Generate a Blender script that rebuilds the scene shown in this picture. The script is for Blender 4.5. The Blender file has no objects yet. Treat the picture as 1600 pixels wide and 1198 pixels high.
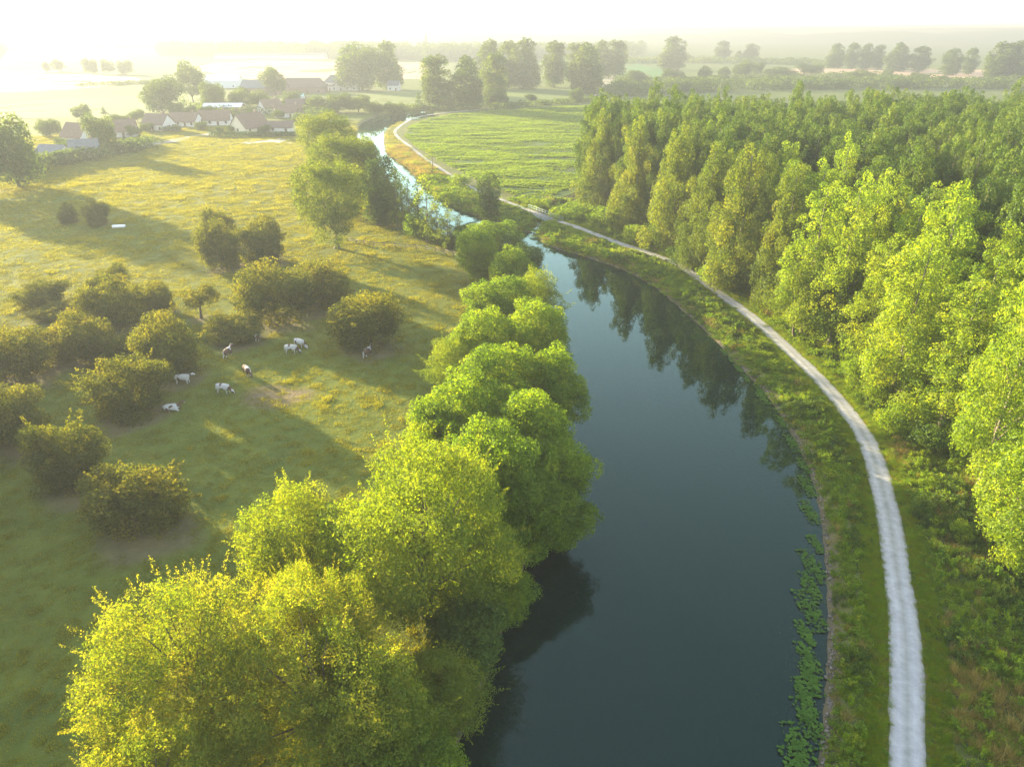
import bpy, math
import numpy as np
from mathutils import Vector, Matrix

R = math.radians
rng = np.random.default_rng(7)
S = bpy.context.scene
C = S.collection

# ------------------------------------------------------------------ camera, sky, sun, exposure
H = 45.0                       # drone height above the pasture
PITCH = R(26.3)
FPX = 1110.0                   # focal length in photo pixels (1600 wide)
cam = bpy.data.cameras.new('camera')
cam.sensor_width = 36.0
cam.lens = FPX / 1600 * 36.0
cam.clip_start = 0.5
cam.clip_end = 30000
camo = bpy.data.objects.new('camera', cam)
C.objects.link(camo)
camo.location = (0, 0, H)
camo.rotation_euler = (math.pi / 2 - PITCH, 0, 0)
S.camera = camo

SUN_EL = R(10.2)
SUN_AZ = R(-49.5)              # clockwise from +Y: ahead and to the left
sund = Vector((math.sin(SUN_AZ) * math.cos(SUN_EL), math.cos(SUN_AZ) * math.cos(SUN_EL), math.sin(SUN_EL)))
W = bpy.data.worlds.new('World')
S.world = W
W.use_nodes = True
nt = W.node_tree
sky = nt.nodes.new('ShaderNodeTexSky')
sky.sky_type = 'NISHITA'
sky.sun_disc = False
sky.sun_elevation = SUN_EL
sky.sun_rotation = SUN_AZ % (2 * math.pi)
sky.altitude = 50
sky.air_density = 1.0
sky.dust_density = 0.8
sky.ozone_density = 1.0
hs = nt.nodes.new('ShaderNodeHueSaturation')      # mist whitens the whole sky
hs.inputs['Saturation'].default_value = 0.65
nt.links.new(sky.outputs[0], hs.inputs['Color'])
nt.links.new(hs.outputs[0], nt.nodes['Background'].inputs[0])
nt.nodes['Background'].inputs[1].default_value = 0.13
sl = bpy.data.lights.new('sun', 'SUN')
sl.energy = 5.0
sl.angle = R(0.7)
sl.color = (1.0, 0.83, 0.50)
so = bpy.data.objects.new('sun', sl)
C.objects.link(so)
so.rotation_euler = sund.to_track_quat('Z', 'Y').to_euler()
so.location = (-200, 180, 120)

vs = S.view_settings
vs.view_transform = 'Standard'
vs.look = 'None'
vs.exposure = 3.08
vs.gamma = 1.0
vs.use_curve_mapping = False
S.cycles.use_denoising = True
S.cycles.max_bounces = 6
S.cycles.diffuse_bounces = 2
S.cycles.glossy_bounces = 2
S.cycles.transmission_bounces = 3
S.cycles.volume_bounces = 0
S.cycles.transparent_max_bounces = 8
S.cycles.sample_clamp_indirect = 6.0

HAZE_DENSITY = 0.00068
HAZE_G = 0.28

# ------------------------------------------------------------------ helpers
SP, CP = math.sin(PITCH), math.cos(PITCH)


def G(px, py, z=0.0):
    """where the line of sight of a photo pixel meets the level z"""
    u = (px - 800) / FPX
    v = (py - 599) / FPX
    d = (H - z) / (SP + v * CP)
    return np.array([u * d, (CP - v * SP) * d, z])


def top_height(py_top, y):
    v = (py_top - 599) / FPX
    d = y / (CP - v * SP)
    return H - d * (SP + v * CP)


def depth_at(py):
    v = (py - 599) / FPX
    return H / (SP + v * CP)


def props(o, label=None, cat=None, group=None, kind=None):
    if label: o['label'] = label
    if cat: o['category'] = cat
    if group: o['group'] = group
    if kind: o['kind'] = kind
    return o


def link(name, me, parent=None, loc=None):
    o = bpy.data.objects.new(name, me)
    C.objects.link(o)
    if parent is not None: o.parent = parent
    if loc is not None: o.location = loc
    return o


def empty(name, loc=(0, 0, 0), rz=0.0, scale=(1, 1, 1)):
    o = bpy.data.objects.new(name, None)
    o.empty_display_size = 0.5
    C.objects.link(o)
    o.location = loc
    o.rotation_euler = (0, 0, rz)
    o.scale = scale
    return o


def mesh_np(name, V, F, mat=None, smooth=False):
    """V (n,3), F (m,k) all faces of one size"""
    V = np.asarray(V, np.float32); F = np.asarray(F, np.int32)
    me = bpy.data.meshes.new(name)
    me.vertices.add(len(V)); me.vertices.foreach_set('co', V.ravel())
    k = F.shape[1]
    me.loops.add(F.size); me.loops.foreach_set('vertex_index', F.ravel())
    me.polygons.add(len(F))
    me.polygons.foreach_set('loop_start', np.arange(0, F.size, k, dtype=np.int32))
    if smooth:
        me.polygons.foreach_set('use_smooth', np.ones(len(F), bool))
    me.update(calc_edges=True)
    if mat: me.materials.append(mat)
    return me


def attr(me, name, vals, typ='FLOAT', dom='POINT'):
    a = me.attributes.new(name, typ, dom)
    key = {'FLOAT': 'value', 'INT': 'value', 'FLOAT_VECTOR': 'vector', 'FLOAT_COLOR': 'color'}[typ]
    a.data.foreach_set(key, np.asarray(vals, np.int32 if typ == 'INT' else np.float32).ravel())


def cat_parts(parts):
    V, F, off = [], [], 0
    for v, f in parts:
        V.append(np.asarray(v, float)); F.append(np.asarray(f, int) + off); off += len(v)
    return np.concatenate(V), np.concatenate(F)


def boxp(cx, cy, cz, sx, sy, sz, yaw=0.0):
    v = np.array([[x, y, z] for z in (-.5, .5) for y in (-.5, .5) for x in (-.5, .5)]) * (sx, sy, sz)
    c, s = math.cos(yaw), math.sin(yaw)
    v = np.stack([v[:, 0] * c - v[:, 1] * s + cx, v[:, 0] * s + v[:, 1] * c + cy, v[:, 2] + cz], 1)
    f = [[0, 2, 3, 1], [4, 5, 7, 6], [0, 1, 5, 4], [2, 6, 7, 3], [0, 4, 6, 2], [1, 3, 7, 5]]
    return v, np.array(f)


def tube(P, rad, k=6):
    P = np.asarray(P, float); rad = np.asarray(rad, float)
    n = len(P)
    T = np.gradient(P, axis=0); T /= np.linalg.norm(T, axis=1, keepdims=True) + 1e-9
    ref = np.where(np.abs(T[:, 2:3]) > .9, np.array([[1., 0, 0]]), np.array([[0, 0, 1.]]))
    A = np.cross(T, ref); A /= np.linalg.norm(A, axis=1, keepdims=True) + 1e-9
    B = np.cross(T, A)
    a = np.linspace(0, 2 * np.pi, k, endpoint=False)
    V = P[:, None] + rad[:, None, None] * (np.cos(a)[None, :, None] * A[:, None] + np.sin(a)[None, :, None] * B[:, None])
    V = V.reshape(-1, 3)
    i = np.arange(n - 1)[:, None] * k; j = np.arange(k)[None]; j2 = (j + 1) % k
    F = np.stack([i + j, i + j2, i + k + j2, i + k + j], -1).reshape(-1, 4)
    return V, F


def catmull(P, n=8):
    P = np.asarray(P, float)
    Q = np.vstack([2 * P[0] - P[1], P, 2 * P[-1] - P[-2]])
    out = []
    for i in range(1, len(Q) - 2):
        p0, p1, p2, p3 = Q[i - 1:i + 3]
        for t in np.linspace(0, 1, n, endpoint=False):
            out.append(.5 * (2 * p1 + (p2 - p0) * t + (2 * p0 - 5 * p1 + 4 * p2 - p3) * t * t + (3 * p1 - p0 - 3 * p2 + p3) * t ** 3))
    out.append(P[-1])
    return np.array(out)


def dist_poly(X, Y, P):
    """distance of points to polyline P (n,2)"""
    best = np.full(X.shape, 1e9)
    for a, b in zip(P[:-1], P[1:]):
        dx, dy = b[0] - a[0], b[1] - a[1]
        L = dx * dx + dy * dy + 1e-9
        t = np.clip(((X - a[0]) * dx + (Y - a[1]) * dy) / L, 0, 1)
        np.minimum(best, (X - a[0] - t * dx) ** 2 + (Y - a[1] - t * dy) ** 2, out=best)
    return np.sqrt(best)


def inside(X, Y, P):
    r = np.zeros(X.shape, bool)
    n = len(P)
    for i in range(n):
        x1, y1 = P[i][:2]; x2, y2 = P[(i + 1) % n][:2]
        if y1 == y2: continue
        c = ((y1 > Y) != (y2 > Y)) & (X < (x2 - x1) * (Y - y1) / (y2 - y1) + x1)
        r ^= c
    return r


def vnoise(X, Y, seed=0):
    """smooth value noise, -1..1"""
    r = np.random.default_rng(seed).uniform(-1, 1, (256, 256))
    xi = np.floor(X).astype(int); yi = np.floor(Y).astype(int)
    fx = X - xi; fy = Y - yi
    fx = fx * fx * (3 - 2 * fx); fy = fy * fy * (3 - 2 * fy)
    a = r[xi % 256, yi % 256]; b = r[(xi + 1) % 256, yi % 256]
    c = r[xi % 256, (yi + 1) % 256]; d = r[(xi + 1) % 256, (yi + 1) % 256]
    return (a * (1 - fx) + b * fx) * (1 - fy) + (c * (1 - fx) + d * fx) * fy


def sstep(a, b, x):
    t = np.clip((x - a) / (b - a), 0, 1)
    return t * t * (3 - 2 * t)


# ------------------------------------------------------------------ materials
def new_mat(name):
    m = bpy.data.materials.new(name)
    m.use_nodes = True
    n = m.node_tree
    n.nodes.clear()
    out = n.nodes.new('ShaderNodeOutputMaterial')
    return m, n, out


def ramp(n, fac, stops):
    r = n.nodes.new('ShaderNodeValToRGB')
    e = r.color_ramp.elements
    while len(e) < len(stops): e.new(.5)
    for k, (p, c) in enumerate(stops):
        e[k].position = p
        e[k].color = (*c, 1)
    n.links.new(fac, r.inputs[0])
    return r.outputs[0]


def noise(n, scale, detail=4, rough=.55, coord='Object', dist=0.0):
    tc = n.nodes.new('ShaderNodeTexCoord')
    t = n.nodes.new('ShaderNodeTexNoise')
    t.inputs['Scale'].default_value = scale
    t.inputs['Detail'].default_value = detail
    t.inputs['Roughness'].default_value = rough
    t.inputs['Distortion'].default_value = dist
    n.links.new(tc.outputs[coord], t.inputs['Vector'])
    return t


def leaf_mat(name, dark, mid, light, trans=0.5, tint=(1.25, 1.15, .45), objvar=0.12, gloss=.06):
    m, n, out = new_mat(name)
    a = n.nodes.new('ShaderNodeAttribute'); a.attribute_name = 'rnd'
    oi = n.nodes.new('ShaderNodeObjectInfo')
    ad = n.nodes.new('ShaderNodeMath'); ad.operation = 'MULTIPLY_ADD'
    n.links.new(oi.outputs['Random'], ad.inputs[0]); ad.inputs[1].default_value = objvar * 2
    sub = n.nodes.new('ShaderNodeMath'); sub.operation = 'SUBTRACT'
    n.links.new(a.outputs['Fac'], sub.inputs[0]); sub.inputs[1].default_value = objvar
    n.links.new(sub.outputs[0], ad.inputs[2])
    col = ramp(n, ad.outputs[0], [(0.0, dark), (.5, mid), (1.0, light)])
    d = n.nodes.new('ShaderNodeBsdfDiffuse'); n.links.new(col, d.inputs[0])
    mul = n.nodes.new('ShaderNodeMix'); mul.data_type = 'RGBA'; mul.blend_type = 'MULTIPLY'
    mul.inputs[0].default_value = 1
    n.links.new(col, mul.inputs[6]); mul.inputs[7].default_value = (*[min(t * 1.0, 3) for t in tint], 1)
    t = n.nodes.new('ShaderNodeBsdfTranslucent'); n.links.new(mul.outputs[2], t.inputs[0])
    mx = n.nodes.new('ShaderNodeMixShader'); mx.inputs[0].default_value = trans
    n.links.new(d.outputs[0], mx.inputs[1]); n.links.new(t.outputs[0], mx.inputs[2])
    g = n.nodes.new('ShaderNodeBsdfGlossy'); g.inputs['Roughness'].default_value = .65
    g.inputs[0].default_value = (.9, .95, .9, 1)
    m2 = n.nodes.new('ShaderNodeMixShader'); m2.inputs[0].default_value = gloss
    n.links.new(mx.outputs[0], m2.inputs[1]); n.links.new(g.outputs[0], m2.inputs[2])
    n.links.new(m2.outputs[0], out.inputs[0])
    return m


def plain_mat(name, c1, c2=None, scale=3.0, rough=.85, bump=0.0, bscale=None, spec=.3, detail=5):
    m, n, out = new_mat(name)
    p = n.nodes.new('ShaderNodeBsdfPrincipled')
    p.inputs['Roughness'].default_value = rough
    p.inputs['Specular IOR Level'].default_value = spec
    t = noise(n, scale, detail)
    if c2 is None: c2 = tuple(c * .75 for c in c1)
    n.links.new(ramp(n, t.outputs[0], [(.3, c2), (.7, c1)]), p.inputs['Base Color'])
    if bump:
        t2 = noise(n, bscale or scale * 3, 4)
        b = n.nodes.new('ShaderNodeBump'); b.inputs['Strength'].default_value = bump; b.inputs['Distance'].default_value = .05
        n.links.new(t2.outputs[0], b.inputs['Height']); n.links.new(b.outputs[0], p.inputs['Normal'])
    n.links.new(p.outputs[0], out.inputs[0])
    return m


M = {}
TR = (1.75, 1.6, .40)
M['willow_gold'] = leaf_mat('willow_gold_leaves', (.065, .105, .008), (.126, .166, .010), (.225, .205, .02), .58, (1.65, 1.55, .42), gloss=.01)
M['willow'] = leaf_mat('willow_leaves', (0.0672, 0.1071, 0.009), (0.1176, 0.1683, 0.01), (0.1904, 0.2091, 0.014), .58, TR, gloss=.01)
M['bank'] = leaf_mat('bank_tree_leaves', (0.0531, 0.102, 0.006), (0.1121, 0.1836, 0.007), (0.1888, 0.2295, 0.01), .58, TR, gloss=.01)
M['bank_dark'] = leaf_mat('alder_leaves', (0.0275, 0.0612, 0.01), (0.0528, 0.0969, 0.012), (0.0935, 0.1326, 0.013), .48, TR, gloss=.01)
M['poplar'] = leaf_mat('poplar_leaves', (0.033, 0.0663, 0.009), (0.0638, 0.1102, 0.01), (0.1265, 0.1632, 0.014), .45, (1.5, 1.4, .4), gloss=.012)
M['poplar_young'] = leaf_mat('young_poplar_leaves', (0.078, 0.1377, 0.008), (0.142, 0.2091, 0.009), (0.21, 0.2499, 0.013), .58, TR, gloss=.012)
M['hawthorn'] = leaf_mat('hawthorn_leaves', (0.04032, 0.05304, 0.006), (0.07616, 0.08772, 0.008), (0.1568, 0.1428, 0.012), .52, TR, gloss=.01)
M['far'] = leaf_mat('distant_tree_leaves', (.032, .06, .012), (.056, .09, .014), (.095, .13, .02), .45, TR, gloss=.01)
M['herb'] = leaf_mat('herb_leaves', (0.069, 0.1377, 0.007), (0.1242, 0.204, 0.008), (0.2127, 0.2346, 0.012), .54, TR, objvar=.2, gloss=.01)
M['dry_grass'] = leaf_mat('dry_grass_blades', (.16, .13, .04), (.26, .20, .06), (.36, .28, .09), .45, gloss=.01)
M['grass'] = leaf_mat('pasture_grass_blades', (0.0954, 0.1173, 0.008), (0.1611, 0.1652, 0.01), (0.2438, 0.2091, 0.015), .58, TR, objvar=.09, gloss=.01)
M['crop'] = leaf_mat('crop_leaves', (0.077, 0.1428, 0.014), (0.132, 0.2091, 0.02), (0.198, 0.2397, 0.026), .55, TR, gloss=.01)
M['poplar_edge'] = leaf_mat('edge_poplar_leaves', (0.0462, 0.07956, 0.008), (0.0902, 0.1275, 0.01), (0.1595, 0.1734, 0.012), .52, TR, gloss=.012)
M['willow_olive'] = leaf_mat('olive_willow_leaves', (0.0495, 0.0765, 0.009), (0.0825, 0.1173, 0.01), (0.132, 0.153, 0.014), .52, TR, gloss=.01)
M['silver'] = leaf_mat('silver_poplar_leaves', (.07, .13, .025), (.12, .19, .04), (.19, .24, .07), .45, gloss=.012)
M['bark'] = plain_mat('bark', (.13, .10, .07), (.06, .045, .03), 6, .9, .6)
M['bark_pale'] = plain_mat('pale_bark', (.20, .17, .13), (.10, .08, .06), 5, .9, .5)


def path_mat():
    m, n, out = new_mat('gravel')
    p = n.nodes.new('ShaderNodeBsdfPrincipled'); p.inputs['Roughness'].default_value = .95
    p.inputs['Specular IOR Level'].default_value = .15
    uv = n.nodes.new('ShaderNodeAttribute'); uv.attribute_name = 'across'
    t = noise(n, 1.2, 6, .65)
    t2 = noise(n, 14, 4, .7)
    mx = n.nodes.new('ShaderNodeMath'); mx.operation = 'MULTIPLY_ADD'
    n.links.new(t2.outputs[0], mx.inputs[0]); mx.inputs[1].default_value = .5
    n.links.new(t.outputs[0], mx.inputs[2])
    col = ramp(n, mx.outputs[0], [(.35, (.18, .175, .17)), (.7, (.27, .265, .26)), (1.0, (.35, .345, .34))])
    # worn paler wheel tracks, dustier crown and edges
    cr = ramp(n, uv.outputs['Fac'], [(0, (.72, .70, .60)), (.12, (.95, .94, .92)), (.3, (1.08, 1.08, 1.08)), (.5, (.80, .80, .74)), (.7, (1.08, 1.08, 1.08)), (.88, (.95, .94, .92)), (1, (.70, .68, .58))])
    mul = n.nodes.new('ShaderNodeMix'); mul.data_type = 'RGBA'; mul.blend_type = 'MULTIPLY'; mul.inputs[0].default_value = 1
    n.links.new(col, mul.inputs[6]); n.links.new(cr, mul.inputs[7])
    n.links.new(mul.outputs[2], p.inputs['Base Color'])
    b = n.nodes.new('ShaderNodeBump'); b.inputs['Strength'].default_value = .5; b.inputs['Distance'].default_value = .03
    n.links.new(t2.outputs[0], b.inputs['Height']); n.links.new(b.outputs[0], p.inputs['Normal'])
    n.links.new(p.outputs[0], out.inputs[0])
    return m


def ground_mat():
    m, n, out = new_mat('ground')
    p = n.nodes.new('ShaderNodeBsdfPrincipled'); p.inputs['Roughness'].default_value = 1.0
    p.inputs['Specular IOR Level'].default_value = .05
    a = n.nodes.new('ShaderNodeAttribute'); a.attribute_name = 'albedo'
    t = noise(n, .35, 8, .65)
    t2 = noise(n, 2.5, 5, .6)
    c = ramp(n, t.outputs[0], [(.25, (.62, .66, .55)), (.5, (1, 1, 1)), (.75, (1.35, 1.25, 1.15))])
    mul = n.nodes.new('ShaderNodeMix'); mul.data_type = 'RGBA'; mul.blend_type = 'MULTIPLY'; mul.inputs[0].default_value = 1
    n.links.new(a.outputs['Color'], mul.inputs[6]); n.links.new(c, mul.inputs[7])
    n.links.new(mul.outputs[2], p.inputs['Base Color'])
    b = n.nodes.new('ShaderNodeBump'); b.inputs['Strength'].default_value = .6; b.inputs['Distance'].default_value = .25
    n.links.new(t2.outputs[0], b.inputs['Height']); n.links.new(b.outputs[0], p.inputs['Normal'])
    n.links.new(p.outputs[0], out.inputs[0])
    return m


def water_mat():
    m, n, out = new_mat('canal_water')
    fr = n.nodes.new('ShaderNodeFresnel'); fr.inputs[0].default_value = 1.33
    t = noise(n, .45, 3, .5)
    b = n.nodes.new('ShaderNodeBump'); b.inputs['Strength'].default_value = .035; b.inputs['Distance'].default_value = .1
    n.links.new(t.outputs[0], b.inputs['Height'])
    g = n.nodes.new('ShaderNodeBsdfGlossy'); g.inputs['Roughness'].default_value = .025; g.inputs[0].default_value = (.64, .88, .80, 1)
    n.links.new(b.outputs[0], g.inputs['Normal']); n.links.new(b.outputs[0], fr.inputs['Normal'])
    tr = n.nodes.new('ShaderNodeBsdfTransparent'); tr.inputs[0].default_value = (.34, .50, .42, 1)
    d = n.nodes.new('ShaderNodeBsdfDiffuse'); d.inputs[0].default_value = (.001, .012, .010, 1)
    body = n.nodes.new('ShaderNodeMixShader'); body.inputs[0].default_value = .80
    n.links.new(tr.outputs[0], body.inputs[1]); n.links.new(d.outputs[0], body.inputs[2])
    mx = n.nodes.new('ShaderNodeMixShader')
    n.links.new(fr.outputs[0], mx.inputs[0]); n.links.new(body.outputs[0], mx.inputs[1]); n.links.new(g.outputs[0], mx.inputs[2])
    n.links.new(mx.outputs[0], out.inputs[0])
    return m


M['gravel'] = path_mat()
M['ground'] = ground_mat()
M['water'] = water_mat()

# ------------------------------------------------------------------ layout lines (photo pixels -> ground)
WATER_Z = -0.8


def line(px, n=8):
    return catmull([G(*p)[:2] for p in px], n)


RIGHT_BANK = line([(1270, 1500), (1282, 1300), (1286, 1198), (1298, 1060), (1300, 950), (1292, 830), (1276, 745), (1252, 690), (1229, 650),
                   (1195, 602), (1154, 562), (1121, 526), (1080, 488), (1025, 443), (979, 418), (942, 405), (905, 393), (871, 384), (850, 374),
                   (832, 360), (806, 355), (775, 344), (744, 333), (694, 311), (662, 283), (641, 262), (624, 250), (606, 234), (600, 217), (606, 199),
                   (624, 191), (645, 185), (690, 179)])
LEFT_BANK = line([(560, 1500), (640, 1300), (690, 1198), (765, 1020), (815, 880), (848, 760), (858, 650), (852, 570), (840, 500), (822, 450),
                  (798, 414), (762, 392), (722, 378), (690, 366), (650, 345), (622, 325), (600, 300), (585, 280), (572, 255), (562, 230), (557, 208),
                  (566, 190), (600, 179), (660, 173)])
CANAL = np.vstack([RIGHT_BANK, LEFT_BANK[::-1]])
PATH = line([(1424, 1500), (1421, 1300), (1418, 1198), (1415, 1000), (1402, 900), (1387, 800), (1359, 700), (1329, 650), (1287, 600), (1236, 550), (1180, 500),
             (1126, 460), (1066, 418), (1020, 398), (967, 380), (930, 366), (892, 352), (868, 345), (845, 337), (822, 328), (785, 313), (743, 297),
             (687, 263), (659, 244), (639, 228), (622, 215), (617, 206), (624, 198), (640, 188), (658, 182), (700, 176), (770, 170)])
DITCH = line([(835, 358), (843, 343), (852, 331), (872, 322), (902, 312), (925, 300)], 6)
HAW = [  # pasture bushes: x, base y, top y, width in px, kind, label
    (230, 832, 722, 152, 'a', 'rounded hawthorn standing alone nearest the yellow willow in the pasture'),
    (118, 770, 658, 112, 'b', 'shaggy pale hawthorn just up-left of the lone round one'),
    (30, 700, 598, 118, 'c', 'dark hawthorn at the left picture edge below the bush thicket'),
    (212, 655, 552, 116, 'a', 'hawthorn at the front tip of the thicket beside the lying cow'),
    (268, 592, 490, 112, 'c', 'hawthorn behind the white cow at the right end of the thicket'),
    (184, 575, 522, 84, 'b', 'low hawthorn wedged between two taller ones in the thicket'),
    (130, 566, 486, 106, 'a', 'broad hawthorn in the middle of the left thicket'),
    (35, 596, 508, 116, 'c', 'wide dark hawthorn at the left end of the thicket'),
    (186, 515, 430, 92, 'a', 'tall dark hawthorn at the back of the thicket'),
    (178, 470, 416, 62, 'b', 'hawthorn whose brownish top shows above the back of the thicket'),
    (70, 482, 436, 78, 'a', 'small round hawthorn on the sunlit grass at the back left'),
    (250, 492, 440, 60, 'c', 'smaller hawthorn between the tall back one and the umbrella-shaped one'),
    (315, 502, 445, 62, 'u', 'umbrella-shaped small thorn tree with bare trunk beside the thicket'),
    (105, 500, 466, 92, 'b', 'low sprawling bush in front of the small round hawthorn'),
    (436, 506, 408, 116, 'c', 'large hawthorn, left half of the joined pair above the cows'),
    (508, 482, 402, 92, 'a', 'dark hawthorn, right half of the joined pair above the cows'),
    (577, 548, 454, 108, 'c', 'dense round thorn tree with a cow sheltering beneath it'),
    (368, 538, 492, 92, 'b', 'low bramble-like bush beside two cows in the shade'),
    (348, 424, 340, 66, 'a', 'left of two round bushes standing out in the sunlit field'),
    (348, 392, 324, 52, 'b', 'bush with bright top behind the left of the two field bushes'),
    (415, 414, 337, 80, 'c', 'right of two round bushes standing out in the sunlit field'),
    (155, 354, 310, 38, 'a', 'small dark round bush beside the white trough'),
    (108, 350, 318, 32, 'b', 'faint small bush left of the dark one by the trough'),
]

# ------------------------------------------------------------------ ground
def graded(lo, hi, f0, f1, step, grow):
    a = list(np.arange(f0, f1 + step, step))
    s = step
    while a[-1] < hi:
        s *= grow; a.append(a[-1] + s)
    b = []
    s = step; x = f0
    while x > lo:
        s *= grow; x -= s; b.append(x)
    return np.array(b[::-1] + a)


def ditch_carve(X, Y):
    d = dist_poly(X, Y, DITCH)
    return -1.15 * (1 - sstep(1.0, 3.2, d))


def height(X, Y):
    """ground level; water stands at WATER_Z"""
    z = np.zeros(X.shape)
    dp = np.minimum(dist_poly(X, Y, PATH), 60)
    near = (np.abs(X) < 400) & (Y < 700)
    rel = .10 * vnoise(X / 7, Y / 7, 1) + .07 * vnoise(X / 2.3, Y / 2.3, 2) + .12 * vnoise(X / 31, Y / 31, 3)
    z += rel * sstep(3, 7, dp)
    inn = inside(X, Y, CANAL)
    dc = np.minimum(dist_poly(X, Y, RIGHT_BANK), dist_poly(X, Y, LEFT_BANK))
    sd = np.where(inn, -dc, dc)
    z = np.where(sd < 8, z * sstep(1.5, 8, sd), z)
    bank = WATER_Z + (-WATER_Z) * sstep(-.25, 1.8, sd) - 2.2 * sstep(.0, 5.5, -sd)
    z = np.where(sd < 1.8, bank, z)
    z = z + ditch_carve(X, Y)
    far = sstep(1500, 4200, Y)
    z += far * (10 + 8 * vnoise(X / 600, Y / 600, 5))
    return z, sd, dp


gx = graded(-3600, 3600, -110, 120, 1.0, 1.065)
gy = graded(-80, 5200, 14, 250, 1.0, 1.05)
GX, GY = np.meshgrid(gx, gy)
X, Y = GX.ravel(), GY.ravel()
Z, SD, DP = height(X, Y)
alb = np.tile(np.array([.085, .105, .018]), (len(X), 1))


def blend(mask, col):
    global alb
    alb = alb * (1 - mask[:, None]) + np.array(col)[None] * mask[:, None]


n1 = vnoise(X / 9, Y / 9, 11); n2 = vnoise(X / 3.1, Y / 3.1, 12); n3 = vnoise(X / 28, Y / 28, 13)
blend(sstep(-.1, .9, n3) * .6, (.15, .14, .03))                       # drier sward
blend(sstep(.35, .9, n1) * .5, (.055, .08, .02))
# trampled earth under the thorn trees
for (hx, hb, ht, hw, k, lab) in HAW:
    c = G(hx, hb - 4)
    r = hw / FPX * depth_at(hb) * .5
    d = np.hypot(X - c[0] - r * .1, (Y - c[1] + r * .1) * 1.1) / (r * 1.0)
    blend(np.clip((1 - sstep(.6, 1.15, d + .35 * n2)), 0, 1) * .6, (.135, .095, .065))
c = G(425, 620); blend((1 - sstep(.5, 1.1, np.hypot((X - c[0]) / 5.5, (Y - c[1]) / 4) + .3 * n2)) * .8, (.14, .10, .065))
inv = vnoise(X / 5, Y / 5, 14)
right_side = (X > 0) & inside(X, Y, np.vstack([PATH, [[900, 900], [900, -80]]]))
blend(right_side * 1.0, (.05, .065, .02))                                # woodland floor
blend((1 - sstep(3, 7, DP)) * .8, (.09, .10, .035))                     # mown verge
blend((1 - sstep(1.2, 1.8, DP)) * .5, (.14, .14, .06))
blend((1 - sstep(.2, 1.3, np.abs(SD))) * .9, (.11, .085, .06))          # muddy margin
blend(sstep(0, 1.5, -SD), (.008, .012, .008))                           # canal bed
dd = dist_poly(X, Y, DITCH)
blend((1 - sstep(2, 8, dd + 2 * n2)) * .7, (.15, .11, .06))
fm = sstep(430, 620, Y)
blend(fm * .8, (.10, .125, .035))
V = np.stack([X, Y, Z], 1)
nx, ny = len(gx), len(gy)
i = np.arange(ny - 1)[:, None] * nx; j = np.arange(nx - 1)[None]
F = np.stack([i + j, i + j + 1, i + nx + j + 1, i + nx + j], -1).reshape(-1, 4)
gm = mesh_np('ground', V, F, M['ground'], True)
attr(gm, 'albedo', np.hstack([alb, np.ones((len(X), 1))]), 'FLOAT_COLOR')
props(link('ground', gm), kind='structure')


def zat(x, y):
    return float(height(np.array([x], float), np.array([y], float))[0][0])


# water sheet
xs = CANAL[:, 0]; ys = CANAL[:, 1]
w = mesh_np('water', [(xs.min() - 12, -60, WATER_Z), (70, -60, WATER_Z), (70, ys.max() + 60, WATER_Z), (xs.min() - 12, ys.max() + 60, WATER_Z)], [[0, 1, 2, 3]], M['water'])
props(link('water', w), kind='structure')

# gravel path strip
T = np.gradient(PATH, axis=0); T /= np.linalg.norm(T, axis=1, keepdims=True)
PN = np.stack([T[:, 1], -T[:, 0]], 1)
PP = np.array(catmull(PATH, 3)); T = np.gradient(PP, axis=0); T /= np.linalg.norm(T, axis=1, keepdims=True)
PPN = np.stack([T[:, 1], -T[:, 0]], 1)
cr = np.linspace(-1, 1, 9)
arc = np.cumsum(np.r_[0, np.linalg.norm(np.diff(PP, axis=0), axis=1)])
taper = 1 - .32 * sstep(150, 240, PP[:, 1])
hw = 1.22 + .10 * vnoise(arc / 3, arc * 0, 21) + .07 * vnoise(arc / .8, arc * 0 + 3, 22)
hw2 = 1.22 + .10 * vnoise(arc / 3, arc * 0 + 9, 23) + .07 * vnoise(arc / .8, arc * 0 + 5, 24)
pv, pa = [], []
for c_ in cr:
    wd = np.where(c_ < 0, hw, hw2) * taper
    p = PP + PPN * (c_ * wd)[:, None]
    pv.append(np.c_[p, np.full(len(p), .035 + .05 * (1 - c_ * c_) - .02 * math.exp(-((abs(c_) - .45) / .15) ** 2))])
    pa.append(np.full(len(p), (c_ + 1) / 2))
pv = np.stack(pv, 1).reshape(-1, 3); pa = np.stack(pa, 1).ravel()
i = np.arange(len(PP) - 1)[:, None] * 9; j = np.arange(8)[None]
pf = np.stack([i + j, i + 9 + j, i + 9 + j + 1, i + j + 1], -1).reshape(-1, 4)[:, ::-1]
pm = mesh_np('gravel_path', pv, pf, M['gravel'], True)
attr(pm, 'across', pa)
props(link('gravel_path', pm), kind='structure')


# fields as sheets
def field(name, poly_px, col1, col2, z=.05, scale=.02, bump=0.0):
    P = np.array([G(*p)[:2] for p in poly_px])
    m = plain_mat(name + '_soil', col1, col2, scale, 1.0, bump, .5, .05, 6)
    me = bpy.data.meshes.new(name)
    me.from_pydata([(x, y, z) for x, y in P], [], [list(range(len(P)))])
    me.materials.append(m)
    return props(link(name, me), kind='structure')


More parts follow.
